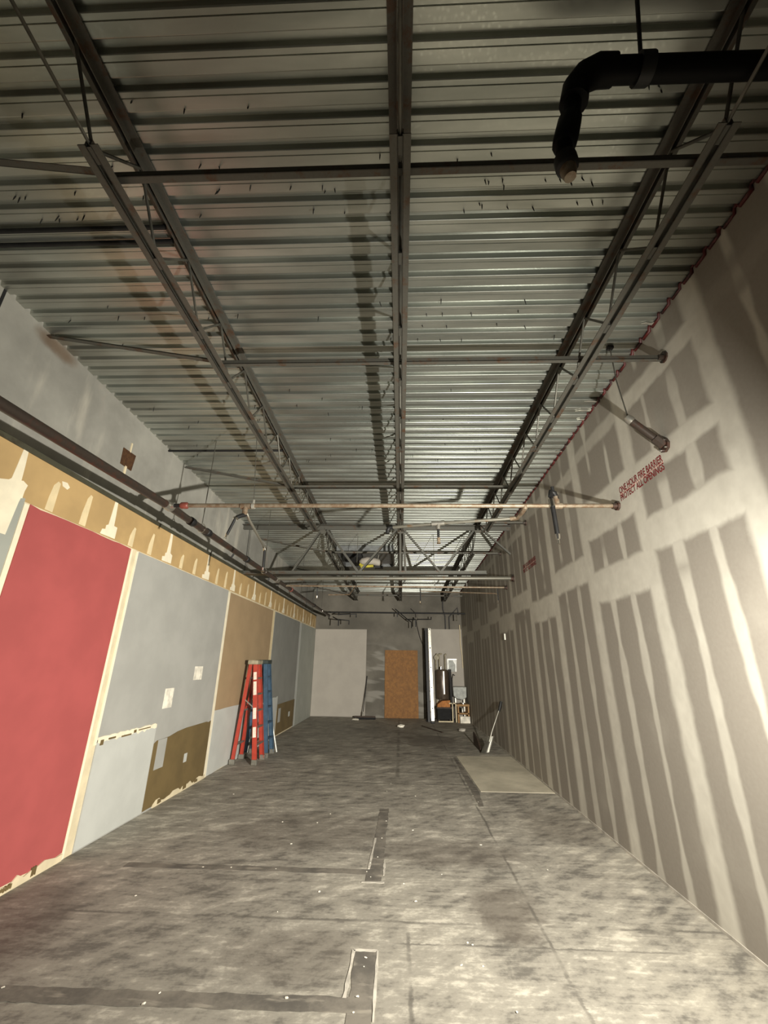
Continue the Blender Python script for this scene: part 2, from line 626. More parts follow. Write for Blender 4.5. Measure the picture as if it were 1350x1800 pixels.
def roof_slab(bm):
    vs = []
    for dz in (0.043, 0.16):
        for x, y in ((XC - .3, YF), (XR + .3, YF), (XR + .3, YB + .3), (XC - .3, YB + .3)):
            vs.append(bm.verts.new((x, y, zc(x, y) + dz)))
    for f in ((3, 2, 1, 0), (4, 5, 6, 7), (0, 1, 5, 4), (1, 2, 6, 5), (2, 3, 7, 6), (3, 0, 4, 7)):
        bm.faces.new([vs[i] for i in f])


ceil = structure(obj('ceiling', roof_slab, 'roof'), 'corrugated galvanised steel roof deck on open joists')
PROF = [(0.0, 0.0012), (0.0035, 0.0), (0.026, 0.0), (0.029, 0.006), (0.032, 0.0), (0.0845, 0.0), (0.0880, 0.0012), (0.0902, 0.0042),
        (0.0980, 0.0380), (0.100, 0.0405), (0.103, 0.041), (0.129, 0.041), (0.132, 0.0405), (0.134, 0.0380), (0.1398, 0.0042)]
RIB0 = 1.098 - 3 * PITCH * 10          # a groove edge, fitted to the ribs overhead
nper = 6
n_sheet = int((YB - (YF)) / (PITCH * nper)) + 1


def deck_sheet(bm):
    pts = []
    for r in range(nper):
        for py, pz in PROF:
            pts.append((r * PITCH + py, pz))
    pts.append((nper * PITCH, 0.0012))
    x0, x1 = XC - .05, XR + .06
    row = []
    for off in (0.0, 0.0012):
        row.append([[bm.verts.new((x, y, SB * y + SC * x + z + off)) for (y, z) in pts] for x in (x0, x1)])
    for lay in row:
        for i in range(len(pts) - 1):
            bm.faces.new((lay[0][i], lay[0][i + 1], lay[1][i + 1], lay[1][i]))


dm = bmesh.new()
deck_sheet(dm)
for f in dm.faces:
    f.smooth = False
deck_me = bpy.data.meshes.new('deck_sheet')
dm.to_mesh(deck_me)
dm.free()
deck_me.materials.append(M['deck'])
y = YF
ystart = RIB0 - math.ceil((RIB0 - YF) / PITCH) * PITCH
i = 0
while True:
    y = ystart + i * nper * PITCH
    if y > YB:
        break
    link('deck_sheet', deck_me, None, ceil, (0, y, Z0 + SB * y + (0.0006 if i % 2 else 0)))
    i += 1

# roofing screws poking through the deck flats
sb = bmesh.new()
tube(sb, [(0, 0, 0.01), (0.001, 0, -0.018), (0.002, 0, -0.034)], [0.0032, 0.003, 0.0012], 5)
screw_me = mesh_of(sb, 'roofing_screw')
screw_me.materials.append(M['screw'])
for (ya, yb, n) in ((1.25, 1.36, 8), (1.55, 1.65, 7), (1.70, 1.76, 26), (1.80, 1.92, 20), (2.6, 3.1, 26), (3.6, 5.4, 34)):
    for _ in range(n):
        x = random.uniform(-2.9, 1.5)
        yy = random.uniform(ya, yb)
        kk = math.floor((yy - ystart) / PITCH)
        yy = ystart + kk * PITCH + random.uniform(0.04, 0.086)
        s = link('roofing_screw', screw_me, None, ceil, (x, yy, zc(x, yy)))
        s.rotation_euler = (random.uniform(-.2, .2), random.uniform(-.2, .2), random.uniform(0, 6))
        s.scale = (1.3, 1.3, random.uniform(.7, 1.6))


# ---- walls
def wall_box(bm, x0, x1, y0, y1, zb, dz=0.03, zt=None):
    vs = []
    for t in (0, 1):
        for x, y in ((x0, y0), (x1, y0), (x1, y1), (x0, y1)):
            vs.append(bm.verts.new((x, y, zb if t == 0 else (zt if zt else zc(x, y) + dz))))
    for f in ((3, 2, 1, 0), (4, 5, 6, 7), (0, 1, 5, 4), (1, 2, 6, 5), (2, 3, 7, 6), (3, 0, 4, 7)):
        bm.faces.new([vs[i] for i in f])


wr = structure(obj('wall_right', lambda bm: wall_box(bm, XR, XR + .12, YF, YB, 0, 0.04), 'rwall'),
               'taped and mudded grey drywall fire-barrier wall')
wb = structure(obj('wall_back', lambda bm: wall_box(bm, XC - .2, XR + .2, YB, YB + .2, 0, 0.04), 'back'),
               'grey concrete back wall')
wc = structure(obj('wall_left_upper', lambda bm: wall_box(bm, XC - .2, XC, YF, YB, 0, 0.04), 'conc'),
               'bare grey concrete wall above the furred drywall')
wl = structure(obj('wall_left', lambda bm: box(bm, (XC + .001, YF, 0), (XL, YB, 3.36)), 'cream'),
               'furred drywall partition with painted panels')


def panel(name, y0, y1, z0, z1, mat, label=None, th=0.006, rough=0.0, base=None):
    def b(bm):
        if rough:
            pts = []
            n = 14
            for i in range(n):
                pts.append((y0 + (y1 - y0) * i / (n - 1), z0 + random.uniform(0, rough)))
            for i in range(n):
                pts.append((y1 - (y1 - y0) * i / (n - 1), z1 - random.uniform(0, rough)))
        else:
            pts = [(y0, z0), (y1, z0), (y1, z1), (y0, z1)]
        x = XL if base is None else base
        prism(bm, pts, 0, x - 0.004, x + th)
    return obj(name, b, mat, wl, label=label)


PT = 2.915
panel('wall_panel', YF + .02, 3.05, 0.0, 2.95, 'palegreen', 'pale smeared wall panel at the left picture edge')
panel('wall_panel', 3.11, 4.49, 0.05, PT + .01, 'red', 'tall red painted wall panel', rough=0.014)
panel('wall_panel', 4.635, 7.37, 0.0, PT, 'grey', 'wide grey painted wall panel with patches')
panel('wall_panel', 7.465, 10.16, 0.9, PT - .02, 'taupe', 'taupe painted wall panel behind the ladders')
panel('wall_panel', 10.35, 13.02, 0.6, PT - .02, 'grey2', 'darker grey wall panel past the ladders')
panel('wall_panel', 13.25, YB, 0.0, PT - .03, 'palegreen', 'pale grey-green wall panel in the far corner')
panel('joint_strip', 4.50, 4.53, 0.0, PT, 'mud', th=0.004)
panel('joint_strip', 4.605, 4.634, 0.9, PT, 'mud', th=0.008, rough=0.004)
panel('joint_strip', 7.372, 7.463, 0.0, PT - .02, 'mud', th=0.007)
panel('joint_strip', 3.055, 3.10, 0.0, PT, 'mud', th=0.007, rough=.004)
panel('joint_strip', 10.17, 10.34, 0.0, PT - .02, 'mud_thin', th=0.003)
# low repairs
LP = XL + .006
panel('lower_patch', 4.64, 5.72, 0.015, 0.945, 'white', 'white drywall patch low on the grey panel', base=LP, th=.006)


def torn(bm):
    up, dn = [], []
    for i in range(26):
        y = 4.64 + (5.72 - 4.64) * i / 25
        up.append((y, 0.965 + random.uniform(-.006, .012)))
        dn.append((y, 0.925 + random.uniform(-.02, .012)))
    prism(bm, up + dn[::-1], 0, LP, LP + .009)


obj('torn_joint_edge', torn, 'mud', wl)
for y0, z0, w, h in ((4.68, .89, .05, .05), (4.80, .925, .12, .018), (5.02, .915, .18, .016), (5.24, .928, .05, .03), (5.33, .94, .25, .012)):
    panel('torn_paper_scrap', y0, y0 + w, z0, z0 + h, 'brown', base=LP, th=.0105)


def brown1(bm):
    pts = [(5.74, .02), (7.36, .02), (7.37, .815), (7.28, .80), (7.22, .815), (6.9, .815), (6.55, .815), (6.3, .80), (6.1, .77), (5.92, .765), (5.80, .765), (5.74, .74)]
    prism(bm, pts, 0, LP, LP + .004)


obj('lower_patch', brown1, 'brown', wl, label='brown bare gypsum backing low on the grey panel')
panel('paper_patch', 5.83, 6.04, 0.43, 0.765, 'grey', base=LP, th=.008)
panel('outlet_hole_patch', 6.605, 6.69, 0.365, 0.475, 'white', base=LP, th=.008)
panel('paper_patch', 5.79, 6.01, 1.13, 1.37, 'crumb', 'white rectangular patch on the grey panel, lower one', base=LP, th=.004)
panel('paper_patch', 6.53, 6.79, 1.45, 1.64, 'crumb', 'white rectangular patch on the grey panel, upper one', base=LP, th=.004)
panel('lower_patch', 7.47, 10.16, 0.0, 0.955, 'white', 'white patch low on the taupe panel', th=.010, rough=.012)
panel('lower_patch', 10.36, 11.24, 0.0, 0.92, 'white', 'white patch low on the darker grey panel', th=.010, rough=.02)
panel('lower_patch', 11.29, 13.06, 0.03, 0.725, 'brown', 'brown gypsum backing low on the darker grey panel', th=.010)
panel('paper_patch', 11.42, 11.62, 0.3, 0.62, 'grey', base=LP, th=.008)
panel('outlet_hole_patch', 12.45, 12.6, 0.33, 0.45, 'white', base=LP, th=.008)
panel('lower_patch', 13.0, 13.24, 0.0, PT - .04, 'white', 'pale joint strip before the far corner panel', th=.004)


def torn_base(y0, y1, hmax):
    def b(bm):
        n = 22
        up = []
        for i in range(n):
            up.append((y0 + (y1 - y0) * i / (n - 1), random.uniform(.35, 1.0) * hmax))
        prism(bm, [(y0, 0)] + up + [(y1, 0)], 0, LP, LP + .01)
    return b


obj('torn_base_edge', torn_base(3.05, 4.49, .085), 'cream', wl)
obj('torn_base_edge', torn_base(5.95, 7.40, .075), 'cream', wl)
for y0, w, h in ((3.3, .1, .05), (3.62, .06, .075), (3.85, .12, .05), (4.15, .05, .08), (6.05, .09, .07), (6.7, .1, .07), (7.05, .1, .06)):
    panel('torn_paper_scrap', y0, y0 + w, .012, h, 'brown', base=LP, th=.0115, rough=.01)

# header boards above the panels, with seam compound
SEAM = [1.75, 2.92, 4.085, 5.25, 6.42, 7.53, 8.70, 9.87, 11.04, 12.2, 13.4, 14.55]
ys = [YF + .02] + SEAM + [YB]
for a, b in zip(ys, ys[1:]):
    panel('header_board', a + .004, b - .004, PT + .012, 3.36, 'tan', th=.004)


def daub(yc, big):
    def b(bm):
        r = random.uniform
        if big:
            left = [(yc - .12 + r(-.02, .02), 2.935), (yc - .115 + r(-.02, .02), 2.99), (yc - .07, 3.0), (yc - .07, 3.045 + r(-.02, .02)),
                    (yc - .04, 3.06), (yc - .03, 3.2), (yc - .022, 3.345)]
            right = [(yc + .02, 3.35), (yc + .035, 3.2), (yc + .045, 3.07), (yc + .10, 3.05 + r(-.02, .02)), (yc + .10, 2.94)]
        else:
            h = r(3.12, 3.27)
            left = [(yc - .045, 2.935), (yc - .04, 3.05), (yc - .02 + r(-.01, .01), h - .05), (yc + .01, h)]
            right = [(yc + .04, h - .01), (yc + .04, 3.06), (yc + .04, 2.935)]
        prism(bm, left + right, 0, XL, XL + (.007 if big else .0055))
    return b


for s, yc in enumerate(SEAM):
    obj('joint_compound', daub(yc, True), 'mud', wl)
    for q in (1, 2):
        obj('joint_compound', daub(yc + q * 1.167 / 3 + random.uniform(-.03, .03), False), 'mud_thin', wl)
obj('joint_compound', lambda bm: prism(bm, [(2.55, 2.62), (2.98, 2.62), (3.0, 2.9), (3.03, 3.06), (2.98, 3.08), (2.72, 2.99), (2.55, 2.94)], 0, XL, XL + .008), 'mud', wl)
obj('joint_compound', lambda bm: prism(bm, [(3.36, 3.2), (3.42, 3.19), (3.44, 3.22), (3.40, 3.25), (3.34, 3.24)], 0, XL, XL + .006), 'mud', wl)

# steel track along the top of the furred wall
trim = structure(obj('trim_1', lambda bm: (box(bm, (XC + .002, YF, 3.36), (XL + .014, YB, 3.372)), box(bm, (XL + .002, YF, 3.325), (XL + .014, YB, 3.36))), 'ledge'),
                 'olive-grey metal track capping the furred wall')
# concrete wall details
for yj in (2.42, 8.3, 14.2):
    obj('panel_joint', lambda bm: box(bm, (XC - .01, yj - .012, 3.3), (XC + .003, yj + .012, zc(XC, yj) + .02)), 'near_black', wc)
pl = obj('embed_plate', lambda bm: prism(bm, [(4.14, 3.83), (4.34, 3.83), (4.36, 4.04), (4.13, 4.03)], 0, XC - .01, XC + .008), 'plate', wc, label='rusty square embed plate')
obj('plate_tail', lambda bm: (box(bm, (XC, 4.22, 3.74), (XC + .012, 4.25, 3.84)), box(bm, (XC, 4.24, 4.03), (XC + .01, 4.26, 4.15))), 'cream', wc)


# back wall boards
def back_panel(name, x0, x1, z0, z1, mat, th=.02, label=None):
    return obj(name, lambda bm: box(bm, (x0, YB - th, z0), (x1, YB + .005, z1)), mat, wb, bevel=.002, label=label)


back_panel('wall_panel', -3.075, -1.21, 0.02, 2.875, 'offwhite', label='large white board on the back wall')
back_panel('wall_panel', 0.99, 2.19, 0.02, 2.9, 'offwhite', label='white board behind the piled equipment')
# boarded doorway
door = structure(obj('door_1', lambda bm: box(bm, (-.545, YB - .05, 0.0), (.605, YB - .015, 2.17)), 'osb', bevel=.003),
                 'orange-brown strand board sheet closing the doorway')

# right wall: red sealant following the deck flutes, stencil text
sp = []
yy = ystart
while yy < YB:
    for py, pz in ((0.0, 0), (0.090, 0), (0.099, .036), (0.133, .036)):
        Y = yy + py
        sp.append((XR - .008, Y, zc(XR, Y) + pz - .012))
    yy += PITCH
obj('fire_sealant_bead', lambda bm: tube(bm, sp, [random.uniform(.009, .017) for _ in sp], 6), 'seal', wr, smooth=60, label='dark red fire sealant bead along the wavy deck edge')


def stencil(text, y_start, y_end, z_base, height, name='stencil_line'):
    cu = bpy.data.curves.new('t', 'FONT')
    cu.body = text
    cu.size = 1.0
    cu.extrude = 0.0
    cu.offset = 0.018
    to = bpy.data.objects.new('t', cu)
    COL.objects.link(to)
    dg = bpy.context.evaluated_depsgraph_get()
    dg.update()
    me = bpy.data.meshes.new_from_object(to.evaluated_get(dg))
    bpy.data.objects.remove(to, do_unlink=True)
    xs = [v.co.x for v in me.vertices]
    zs = [v.co.y for v in me.vertices]
    x0, x1, h0, h1 = min(xs), max(xs), min(zs), max(zs)
    for v in me.vertices:
        a = (v.co.x - x0) / (x1 - x0)
        b = (v.co.y - h0) / (h1 - h0)
        v.co = (XR - .0015, y_start + (y_end - y_start) * a, z_base + height * b)
    me.name = name
    me.materials.clear()
    o = link(name, me, 'stencil', wr)
    o['label'] = 'red stencilled words reading ' + text.lower()
    return o


for ya, yb, zt in ((3.905, 3.185, 3.318), (7.385, 6.655, 3.318)):
    stencil('ONE HOUR FIRE BARRIER', ya, yb, zt, .068)
    stencil('PROTECT ALL OPENINGS', ya, yb, zt - .076, .066)
    obj('stencil_rule', lambda bm: box(bm, (XR - .0012, yb, zt - .008), (XR + .001, ya, zt - .002)), 'stencil_pale', wr)
# small wall fixture far along
obj('outlet_box', lambda bm: (box(bm, (XR - .03, 9.12, 2.2), (XR + .01, 9.20, 2.33))), 'alu', wr, bevel=.004)
obj('base_edge', lambda bm: box(bm, (XR - .006, YF, 0), (XR + .01, YB, .022)), 'patch_edge', wr)
# bright aluminium shards standing in for glints on insulation tufts at the deck edge
for yk, L_ in ((3.95, .16), (4.12, .19), (4.3, .1), (5.05, .09), (2.86, .12), (6.2, .08)):
    def glint_shard(bm, yk=yk, L_=L_):
        r = random.uniform
        pts = [(XR - .012, yk - .012), (XR - .012, yk + .02), (XR - L_ * .4, yk + r(.005, .022)), (XR - L_ * .6, yk + r(.0, .01)), (XR - L_, yk + r(0, .012)), (XR - L_ * .7, yk - r(.004, .012)), (XR - L_ * .3, yk - r(.0, .006))]
        z = zc(XR, yk) - .012
        prism(bm, pts, 2, z, z + .006)
    obj('tuft_glint', glint_shard, 'alu_bright', wr)

# ================================================================ BAR JOISTS
DJ = 0.42


def joist_proto(y0, y1, yb0, yb1, name):
    root = bpy.data.objects.new(name, None)
    COL.objects.link(root)
    root.empty_display_size = .1
    zz = lambda y, d: SB * y - d

    def top_ch(bm):
        for sx in (1, -1):
            angle(bm, (0, y0, zz(y0, .006)), (0, y1, zz(y1, .006)), .05, .006, sx, -1, ow=sx * .011)

    def bot_ch(bm):
        for sx in (1, -1):
            angle(bm, (0, yb0, zz(yb0, DJ)), (0, yb1, zz(yb1, DJ)), .042, .006, sx, 1, ow=sx * .011)
    obj('top_chord', top_ch, 'steel', root)
    obj('bottom_chord', bot_ch, 'steel', root)
    L = yb1 - yb0
    n = max(2, round(L / .61))
    st = L / n
    nodes = []
    for k in range(n):
        a = yb0 + .03 + k * (L - .06) / n
        b = yb0 + .03 + (k + 1) * (L - .06) / n
        m = (a + b) / 2
        nodes += [((a, DJ - .02), (m, .035)), ((m, .035), (b, DJ - .02))]
    nodes += [((y0 + .12, .05), (yb0 + .03, DJ - .02)), ((yb0 - .22, .04), (yb0 + .03, DJ - .02)),
              ((yb1 - .03, DJ - .02), (y1 - .12, .05))]
    for (a, da), (b, db) in nodes:
        obj('web_bar', lambda bm: tube(bm, [(0, a, zz(a, da)), (0, b, zz(b, db))], .0095, 6), 'rod', root, smooth=60)
    for k in range(1, int((y1 - y0) / .6)):
        yk = y0 + k * .6
        if yb0 < yk < yb1:
            obj('chord_spacer', lambda bm: box(bm, (-.011, yk - .04, zz(yk, DJ) + .002), (.011, yk + .04, zz(yk, DJ) + .036)), 'steel_dark', root)
    return root


j1 = joist_proto(-2.9, 7.955, 1.25, 7.25, 'bar_joist')
j2 = joist_proto(7.965, YB - .01, 8.7, 14.95, 'bar_joist')
grp = 'open-web steel roof joists'
for proto, labs in ((j1, ('open-web steel joist nearest the left wall, in front of the girder',
                          'open-web steel joist running up the middle of the ceiling to the girder',
                          'open-web steel joist nearest the drywall, in front of the girder')),
                    (j2, ('open-web joist beyond the girder on the concrete side',
                          'open-web joist beyond the girder in the middle',
                          'open-web joist beyond the girder on the drywall side'))):
    for k, x in enumerate((-1.555, 0.008, 1.555)):
        o = proto if k == 0 else copy_tree(proto)
        o.location = (x, 0, Z0 + SC * x)
        tag(o, labs[k], 'roof joist', grp)

# ================================================================ GIRDER
YG = 7.96
zt_ = zc(0, YG)
gd = thing('joist_girder', 'deep steel truss girder crossing the room and carrying the joists', 'girder', (0, YG, 0))


def g_top(bm):
    for sy in (1, -1):
        angle(bm, (XC + .005, YG, zc(XC, YG) - .063), (XR - .005, YG, zc(XR, YG) - .063), .085, .009, sy, -1, ow=sy * .014)


def g_bot(bm):
    for sy in (1, -1):
        angle(bm, (XC + .10, YG, 3.325), (1.66, YG, 3.335), .075, .009, sy, 1, ow=sy * .014)


obj('top_chord', g_top, 'steel_dark', gd)
obj('bottom_chord', g_bot, 'steel_dark', gd)
GT = 4.27
for (xa, za), (xb, zb) in (((-1.56, GT), (-2.10, 3.38)), ((-1.53, GT), (-.83, 3.36)), ((-.02, GT), (-.79, 3.36)), ((.03, GT), (.76, 3.36)),
                           ((1.54, GT), (.80, 3.36)), ((1.58, GT), (2.14, 3.72)), ((-.02, GT), (-.02, 3.36)), ((.05, GT), (.08, 3.36))):
    obj('web_member', lambda bm: angle(bm, (xa, YG, za), (xb, YG, zb), .045, .006, 1, 1), 'steel_dark', gd)
for xs in (-1.555, .008, 1.555):
    obj('gusset_plate', lambda bm: prism(bm, [(xs - .09, GT + .04), (xs + .09, GT + .04), (xs + .05, GT - .10), (xs - .05, GT - .10)], 1, YG - .006, YG + .006), 'steel', gd)


# ================================================================ BRIDGING
def bridging(Y, x0, x1, label, brace=True, plate=True, drop=.375, rust=False):
    b = thing('bridging_row', label, 'bridging', (x1, Y, zc(x1, Y) - drop), 'horizontal bridging between the joists')
    m = 'pipe_rust' if rust else 'steel'
    obj('bridging_angle', lambda bm: angle(bm, (x0, Y, zc(x0, Y) - drop), (x1 - .004, Y, zc(x1, Y) - drop), .038, .005, -1, 1), m, b)
    if brace:
        obj('diagonal_brace', lambda bm: angle(bm, (-1.56, Y, zc(-1.5, Y) - drop), (XC + .01, Y + .02, zc(XC, Y) - .05), .038, .005, -1, 1), 'steel', b)
    if plate:
        obj('wall_clip', lambda bm: (tube(bm, [(XR - .012, Y, zc(XR, Y) - drop + .015), (XR - .001, Y, zc(XR, Y) - drop + .015)], .05, 10),
                                     tube(bm, [(XR - .05, Y, zc(XR, Y) - drop + .015), (XR - .01, Y, zc(XR, Y) - drop + .015)], .022, 8)), 'pipe_brown', b)
    return b


bridging(1.42, -1.56, XR, 'steel bridging bar closest to the camera, across all joists')
bridging(2.87, -1.56, XR, 'second steel bridging bar from the camera, with end clip on drywall')
bridging(5.43, -1.56, 1.57, 'third steel bridging bar, just before the rusty sprinkler pipe in view', plate=False)
bridging(6.95, 1.54, XR, 'short bridging bar from the last joist to the drywall', brace=False, drop=.36)
bridging(8.93, -1.56, XR, 'bridging bar just beyond the girder', drop=.36)
bridging(11.6, -1.56, XR, 'bridging bar halfway between the girder and back wall', drop=.36)
bridging(14.25, -1.56, 2.1, 'farthest bridging bar by the back wall', plate=False, drop=.36)

for k, (Y, lab) in enumerate(((1.93, 'thin dark conduit under the deck by the left wall, nearer one'), (2.03, 'thin dark conduit under the deck by the left wall, farther one'),
                              (4.97, 'dark conduit under the deck near the rusty plate'))):
    top('ceiling_conduit', lambda bm: tube(bm, [(XC + .01, Y, zc(XC, Y) - .03), (-1.60, Y, zc(-1.6, Y) - .03)], .016, 8), 'black', lab, 'conduit',
        (XC + .01, Y, zc(XC, Y) - .03), 'conduits under the deck', smooth=60)

# ================================================================ SPRINKLER PIPES
XM, ZM = -2.44, 3.245
sm = thing('sprinkler_main', 'long brown sprinkler main pipe running along the left wall', 'pipe', (XM, 3.98, ZM))


def zm(y):
    return ZM - .037 * max(0.0, 4.0 - y)


obj('pipe', lambda bm: tube(bm, [(XM, YF + .1, zm(YF + .1)), (XM, 4.0, ZM), (XM, 14.4, ZM)], .040, 14), 'pipe_brown', sm, smooth=60)
for yk in (4.50, 4.93, 6.35, 9.2, 11.8):
    obj('pipe_coupling', lambda bm: tube(bm, [(XM, yk - .045, ZM), (XM, yk - .04, ZM), (XM, yk + .04, ZM), (XM, yk + .045, ZM)], [.042, .050, .050, .042], 14), 'redpaint' if yk == 9.2 else 'black', sm, smooth=60)
for yk in (4.76, 7.25, 10.2, 13.0):
    obj('hanger_rod', lambda bm: tube(bm, [(XM, yk, ZM + .07), (XM, yk, zc(XM, yk) + .0)], .006, 6), 'rod', sm)
    obj('hanger_ring', lambda bm: tube(bm, [(XM + math.cos(a) * .048, yk, ZM + math.sin(a) * .048 + (.012 if abs(a - math.pi / 2) < .6 else 0)) for a in [math.pi * 2 * q / 16 for q in range(17)]], .006, 5), 'chrome', sm)
for yk in (5.9, 7.7):
    obj('plugged_outlet', lambda bm: tube(bm, [(XM - .03, yk, ZM - .03), (XM - .06, yk, ZM - .085)], .014, 8), 'black', sm)
obj('end_cap', lambda bm: tube(bm, [(XM, 14.36, ZM), (XM, 14.45, ZM)], .046, 12), 'black', sm, smooth=60)


def flange(parent, x, y, z, r=.05):
    obj('wall_flange', lambda bm: (tube(bm, [(x - .022, y, z), (x - .001, y, z)], r, 8), tube(bm, [(x - .06, y, z), (x - .02, y, z)], r * .62, 8)), 'pipe_brown', parent)


# branch nearest the camera
YC_, ZCb = 3.98, 3.235
br = thing('sprinkler_branch', 'rusty sprinkler branch pipe spanning the room in front of the girder', 'pipe', (XR, YC_, ZCb), 'sprinkler branch pipes')
obj('pipe', lambda bm: tube(bm, [(XM + .18, YC_, ZCb + .01), (XR - .03, YC_, ZCb - .012)], .0225, 12), 'pipe_rust', br, smooth=60)
obj('black_nipple', lambda bm: tube(bm, [(XM + .035, YC_, ZCb + .01), (XM + .16, YC_, ZCb + .01)], .021, 10), 'black', br, smooth=60)
obj('outlet_tee', lambda bm: (tube(bm, [(XM, YC_ - .06, ZM), (XM, YC_ + .06, ZM)], .047, 12), tube(bm, [(XM, YC_, ZM), (XM + .07, YC_, ZM)], .032, 10)), 'alu', br, smooth=60)
obj('red_coupling', lambda bm: tube(bm, [(XM + .13, YC_, ZCb + .01), (XM + .145, YC_, ZCb + .01), (XM + .205, YC_, ZCb + .01), (XM + .22, YC_, ZCb + .01)], [.024, .036, .036, .024], 10), 'redpaint', br, smooth=60)
flange(br, XR, YC_, ZCb - .012, .05)
# hanger at the left
obj('hanger_rod', lambda bm: tube(bm, [(-1.53, YC_, ZCb + .04), (-1.60, 4.0, 4.12)], .004, 5), 'rod', br)
obj('hanger_ring', lambda bm: (tube(bm, [(-1.545, YC_, ZCb + .0), (-1.515, YC_, ZCb + .0)], .031, 10), tube(bm, [(-1.53, YC_, ZCb + .02), (-1.53, YC_, ZCb + .07)], .012, 6)), 'alu_bright', br, smooth=60)
# left drop: tee, elbow, loose black nipple
obj('tee', lambda bm: (tube(bm, [(-1.66, YC_, ZCb), (-1.56, YC_, ZCb)], .032, 10), tube(bm, [(-1.61, YC_, ZCb), (-1.61, YC_, ZCb - .10)], .028, 10)), 'pipe_rust', br, smooth=60)
obj('elbow', lambda bm: tube(bm, [(-1.60, YC_ + .01, ZCb - .09), (-1.63, YC_ - .04, ZCb - .12), (-1.66, YC_ - .07, ZCb - .15)], .021, 8), 'black', br, smooth=60)
obj('coupling_ring', lambda bm: tube(bm, [(-1.665, YC_ - .075, ZCb - .155), (-1.67, YC_ - .08, ZCb - .175)], .028, 8), 'chrome', br, smooth=60)
obj('drop_nipple', lambda bm: tube(bm, [(-1.67, YC_ - .08, ZCb - .17), (-1.72, YC_ - .10, ZCb - .34)], .013, 8), 'black', br, smooth=60)
obj('sprinkler_head', lambda bm: tube(bm, [(-1.72, YC_ - .10, ZCb - .33), (-1.73, YC_ - .10, ZCb - .37), (-1.735, YC_ - .10, ZCb - .385)], [.012, .008, .016], 8), 'chrome', br)
# left arm going back with its drop
P0, P1 = (-1.57, 4.02, 3.10), (-1.66, 4.85, 3.03)
obj('arm_over', lambda bm: tube(bm, [(-1.59, 3.99, 3.16), P0, P1], .014, 8), 'pipe_grey', br, smooth=60)
obj('arm_elbow', lambda bm: tube(bm, [(-1.66, 4.83, 3.032), (-1.66, 4.865, 3.025), (-1.66, 4.87, 2.99)], .021, 8), 'chrome', br, smooth=60)
obj('arm_drop', lambda bm: tube(bm, [(-1.66, 4.87, 3.0), (-1.655, 4.87, 2.78)], .015, 8), 'black', br, smooth=60)
obj('sprinkler_head', lambda bm: tube(bm, [(-1.655, 4.87, 2.79), (-1.655, 4.87, 2.75), (-1.655, 4.87, 2.735)], [.014, .009, .02], 8), 'chrome', br)
# right drop near the wall
obj('tee', lambda bm: (tube(bm, [(1.53, YC_, ZCb - .01), (1.64, YC_, ZCb - .01)], .033, 10), tube(bm, [(1.60, YC_, ZCb), (1.59, YC_, ZCb + .09)], .027, 10)), 'pipe_rust', br, smooth=60)
obj('elbow', lambda bm: tube(bm, [(1.60, YC_, ZCb + .06), (1.585, YC_, ZCb + .13), (1.545, YC_ - .01, ZCb + .14), (1.53, YC_ - .03, ZCb + .08)], .026, 8), 'black', br, smooth=60)
obj('elbow_plug', lambda bm: tube(bm, [(1.575, YC_, ZCb + .13), (1.57, YC_, ZCb + .20)], .018, 8), 'black', br, smooth=60)
obj('bright_nipple', lambda bm: tube(bm, [(1.53, YC_ - .03, ZCb + .05), (1.535, YC_ - .03, ZCb - .03)], .03, 8), 'chrome', br, smooth=60)
obj('drop_nipple', lambda bm: tube(bm, [(1.535, YC_ - .03, ZCb + .06), (1.545, YC_ - .03, ZCb - .33)], .023, 10), 'black', br, smooth=60)
obj('sprinkler_head', lambda bm: tube(bm, [(1.545, YC_ - .03, ZCb - .32), (1.545, YC_ - .03, ZCb - .37), (1.547, YC_ - .03, ZCb - .375), (1.547, YC_ - .03, ZCb - .41), (1.547, YC_ - .03, ZCb - .42)], [.026, .022, .010, .010, .022], 8), 'chrome', br, smooth=40)
# arm towards the middle with a red head
obj('arm_elbow', lambda bm: tube(bm, [(1.27, YC_, ZCb - .01), (1.27, YC_, ZCb - .03), (1.27, YC_ + .10, ZCb - .035), (1.27, 4.27, ZCb - .035), (1.20, 4.30, ZCb - .035)], .026, 8), 'pipe_rust', br, smooth=60)
obj('arm_over', lambda bm: tube(bm, [(1.24, 4.29, 3.20), (0.43, 4.454, 3.20), (-.10, 4.60, 3.20)], .019, 8), 'pipe_grey', br, smooth=60)
obj('tee', lambda bm: (tube(bm, [(.50, 4.44, 3.20), (.36, 4.47, 3.20)], .030, 8), tube(bm, [(.43, 4.454, 3.2), (.43, 4.454, 3.13)], .024, 8)), 'alu', br, smooth=60)
obj('arm_drop', lambda bm: tube(bm, [(.43, 4.454, 3.15), (.43, 4.454, 3.02)], .014, 8), 'black', br, smooth=60)
obj('sprinkler_head', lambda bm: tube(bm, [(.43, 4.454, 3.03), (.43, 4.454, 2.98), (.43, 4.454, 2.965)], [.02, .016, .024], 8), 'pipe_rust', br)
obj('arm_end_elbow', lambda bm: tube(bm, [(-.08, 4.59, 3.20), (-.13, 4.61, 3.20), (-.145, 4.615, 3.17), (-.145, 4.615, 3.13)], .024, 8), 'black', br, smooth=60)

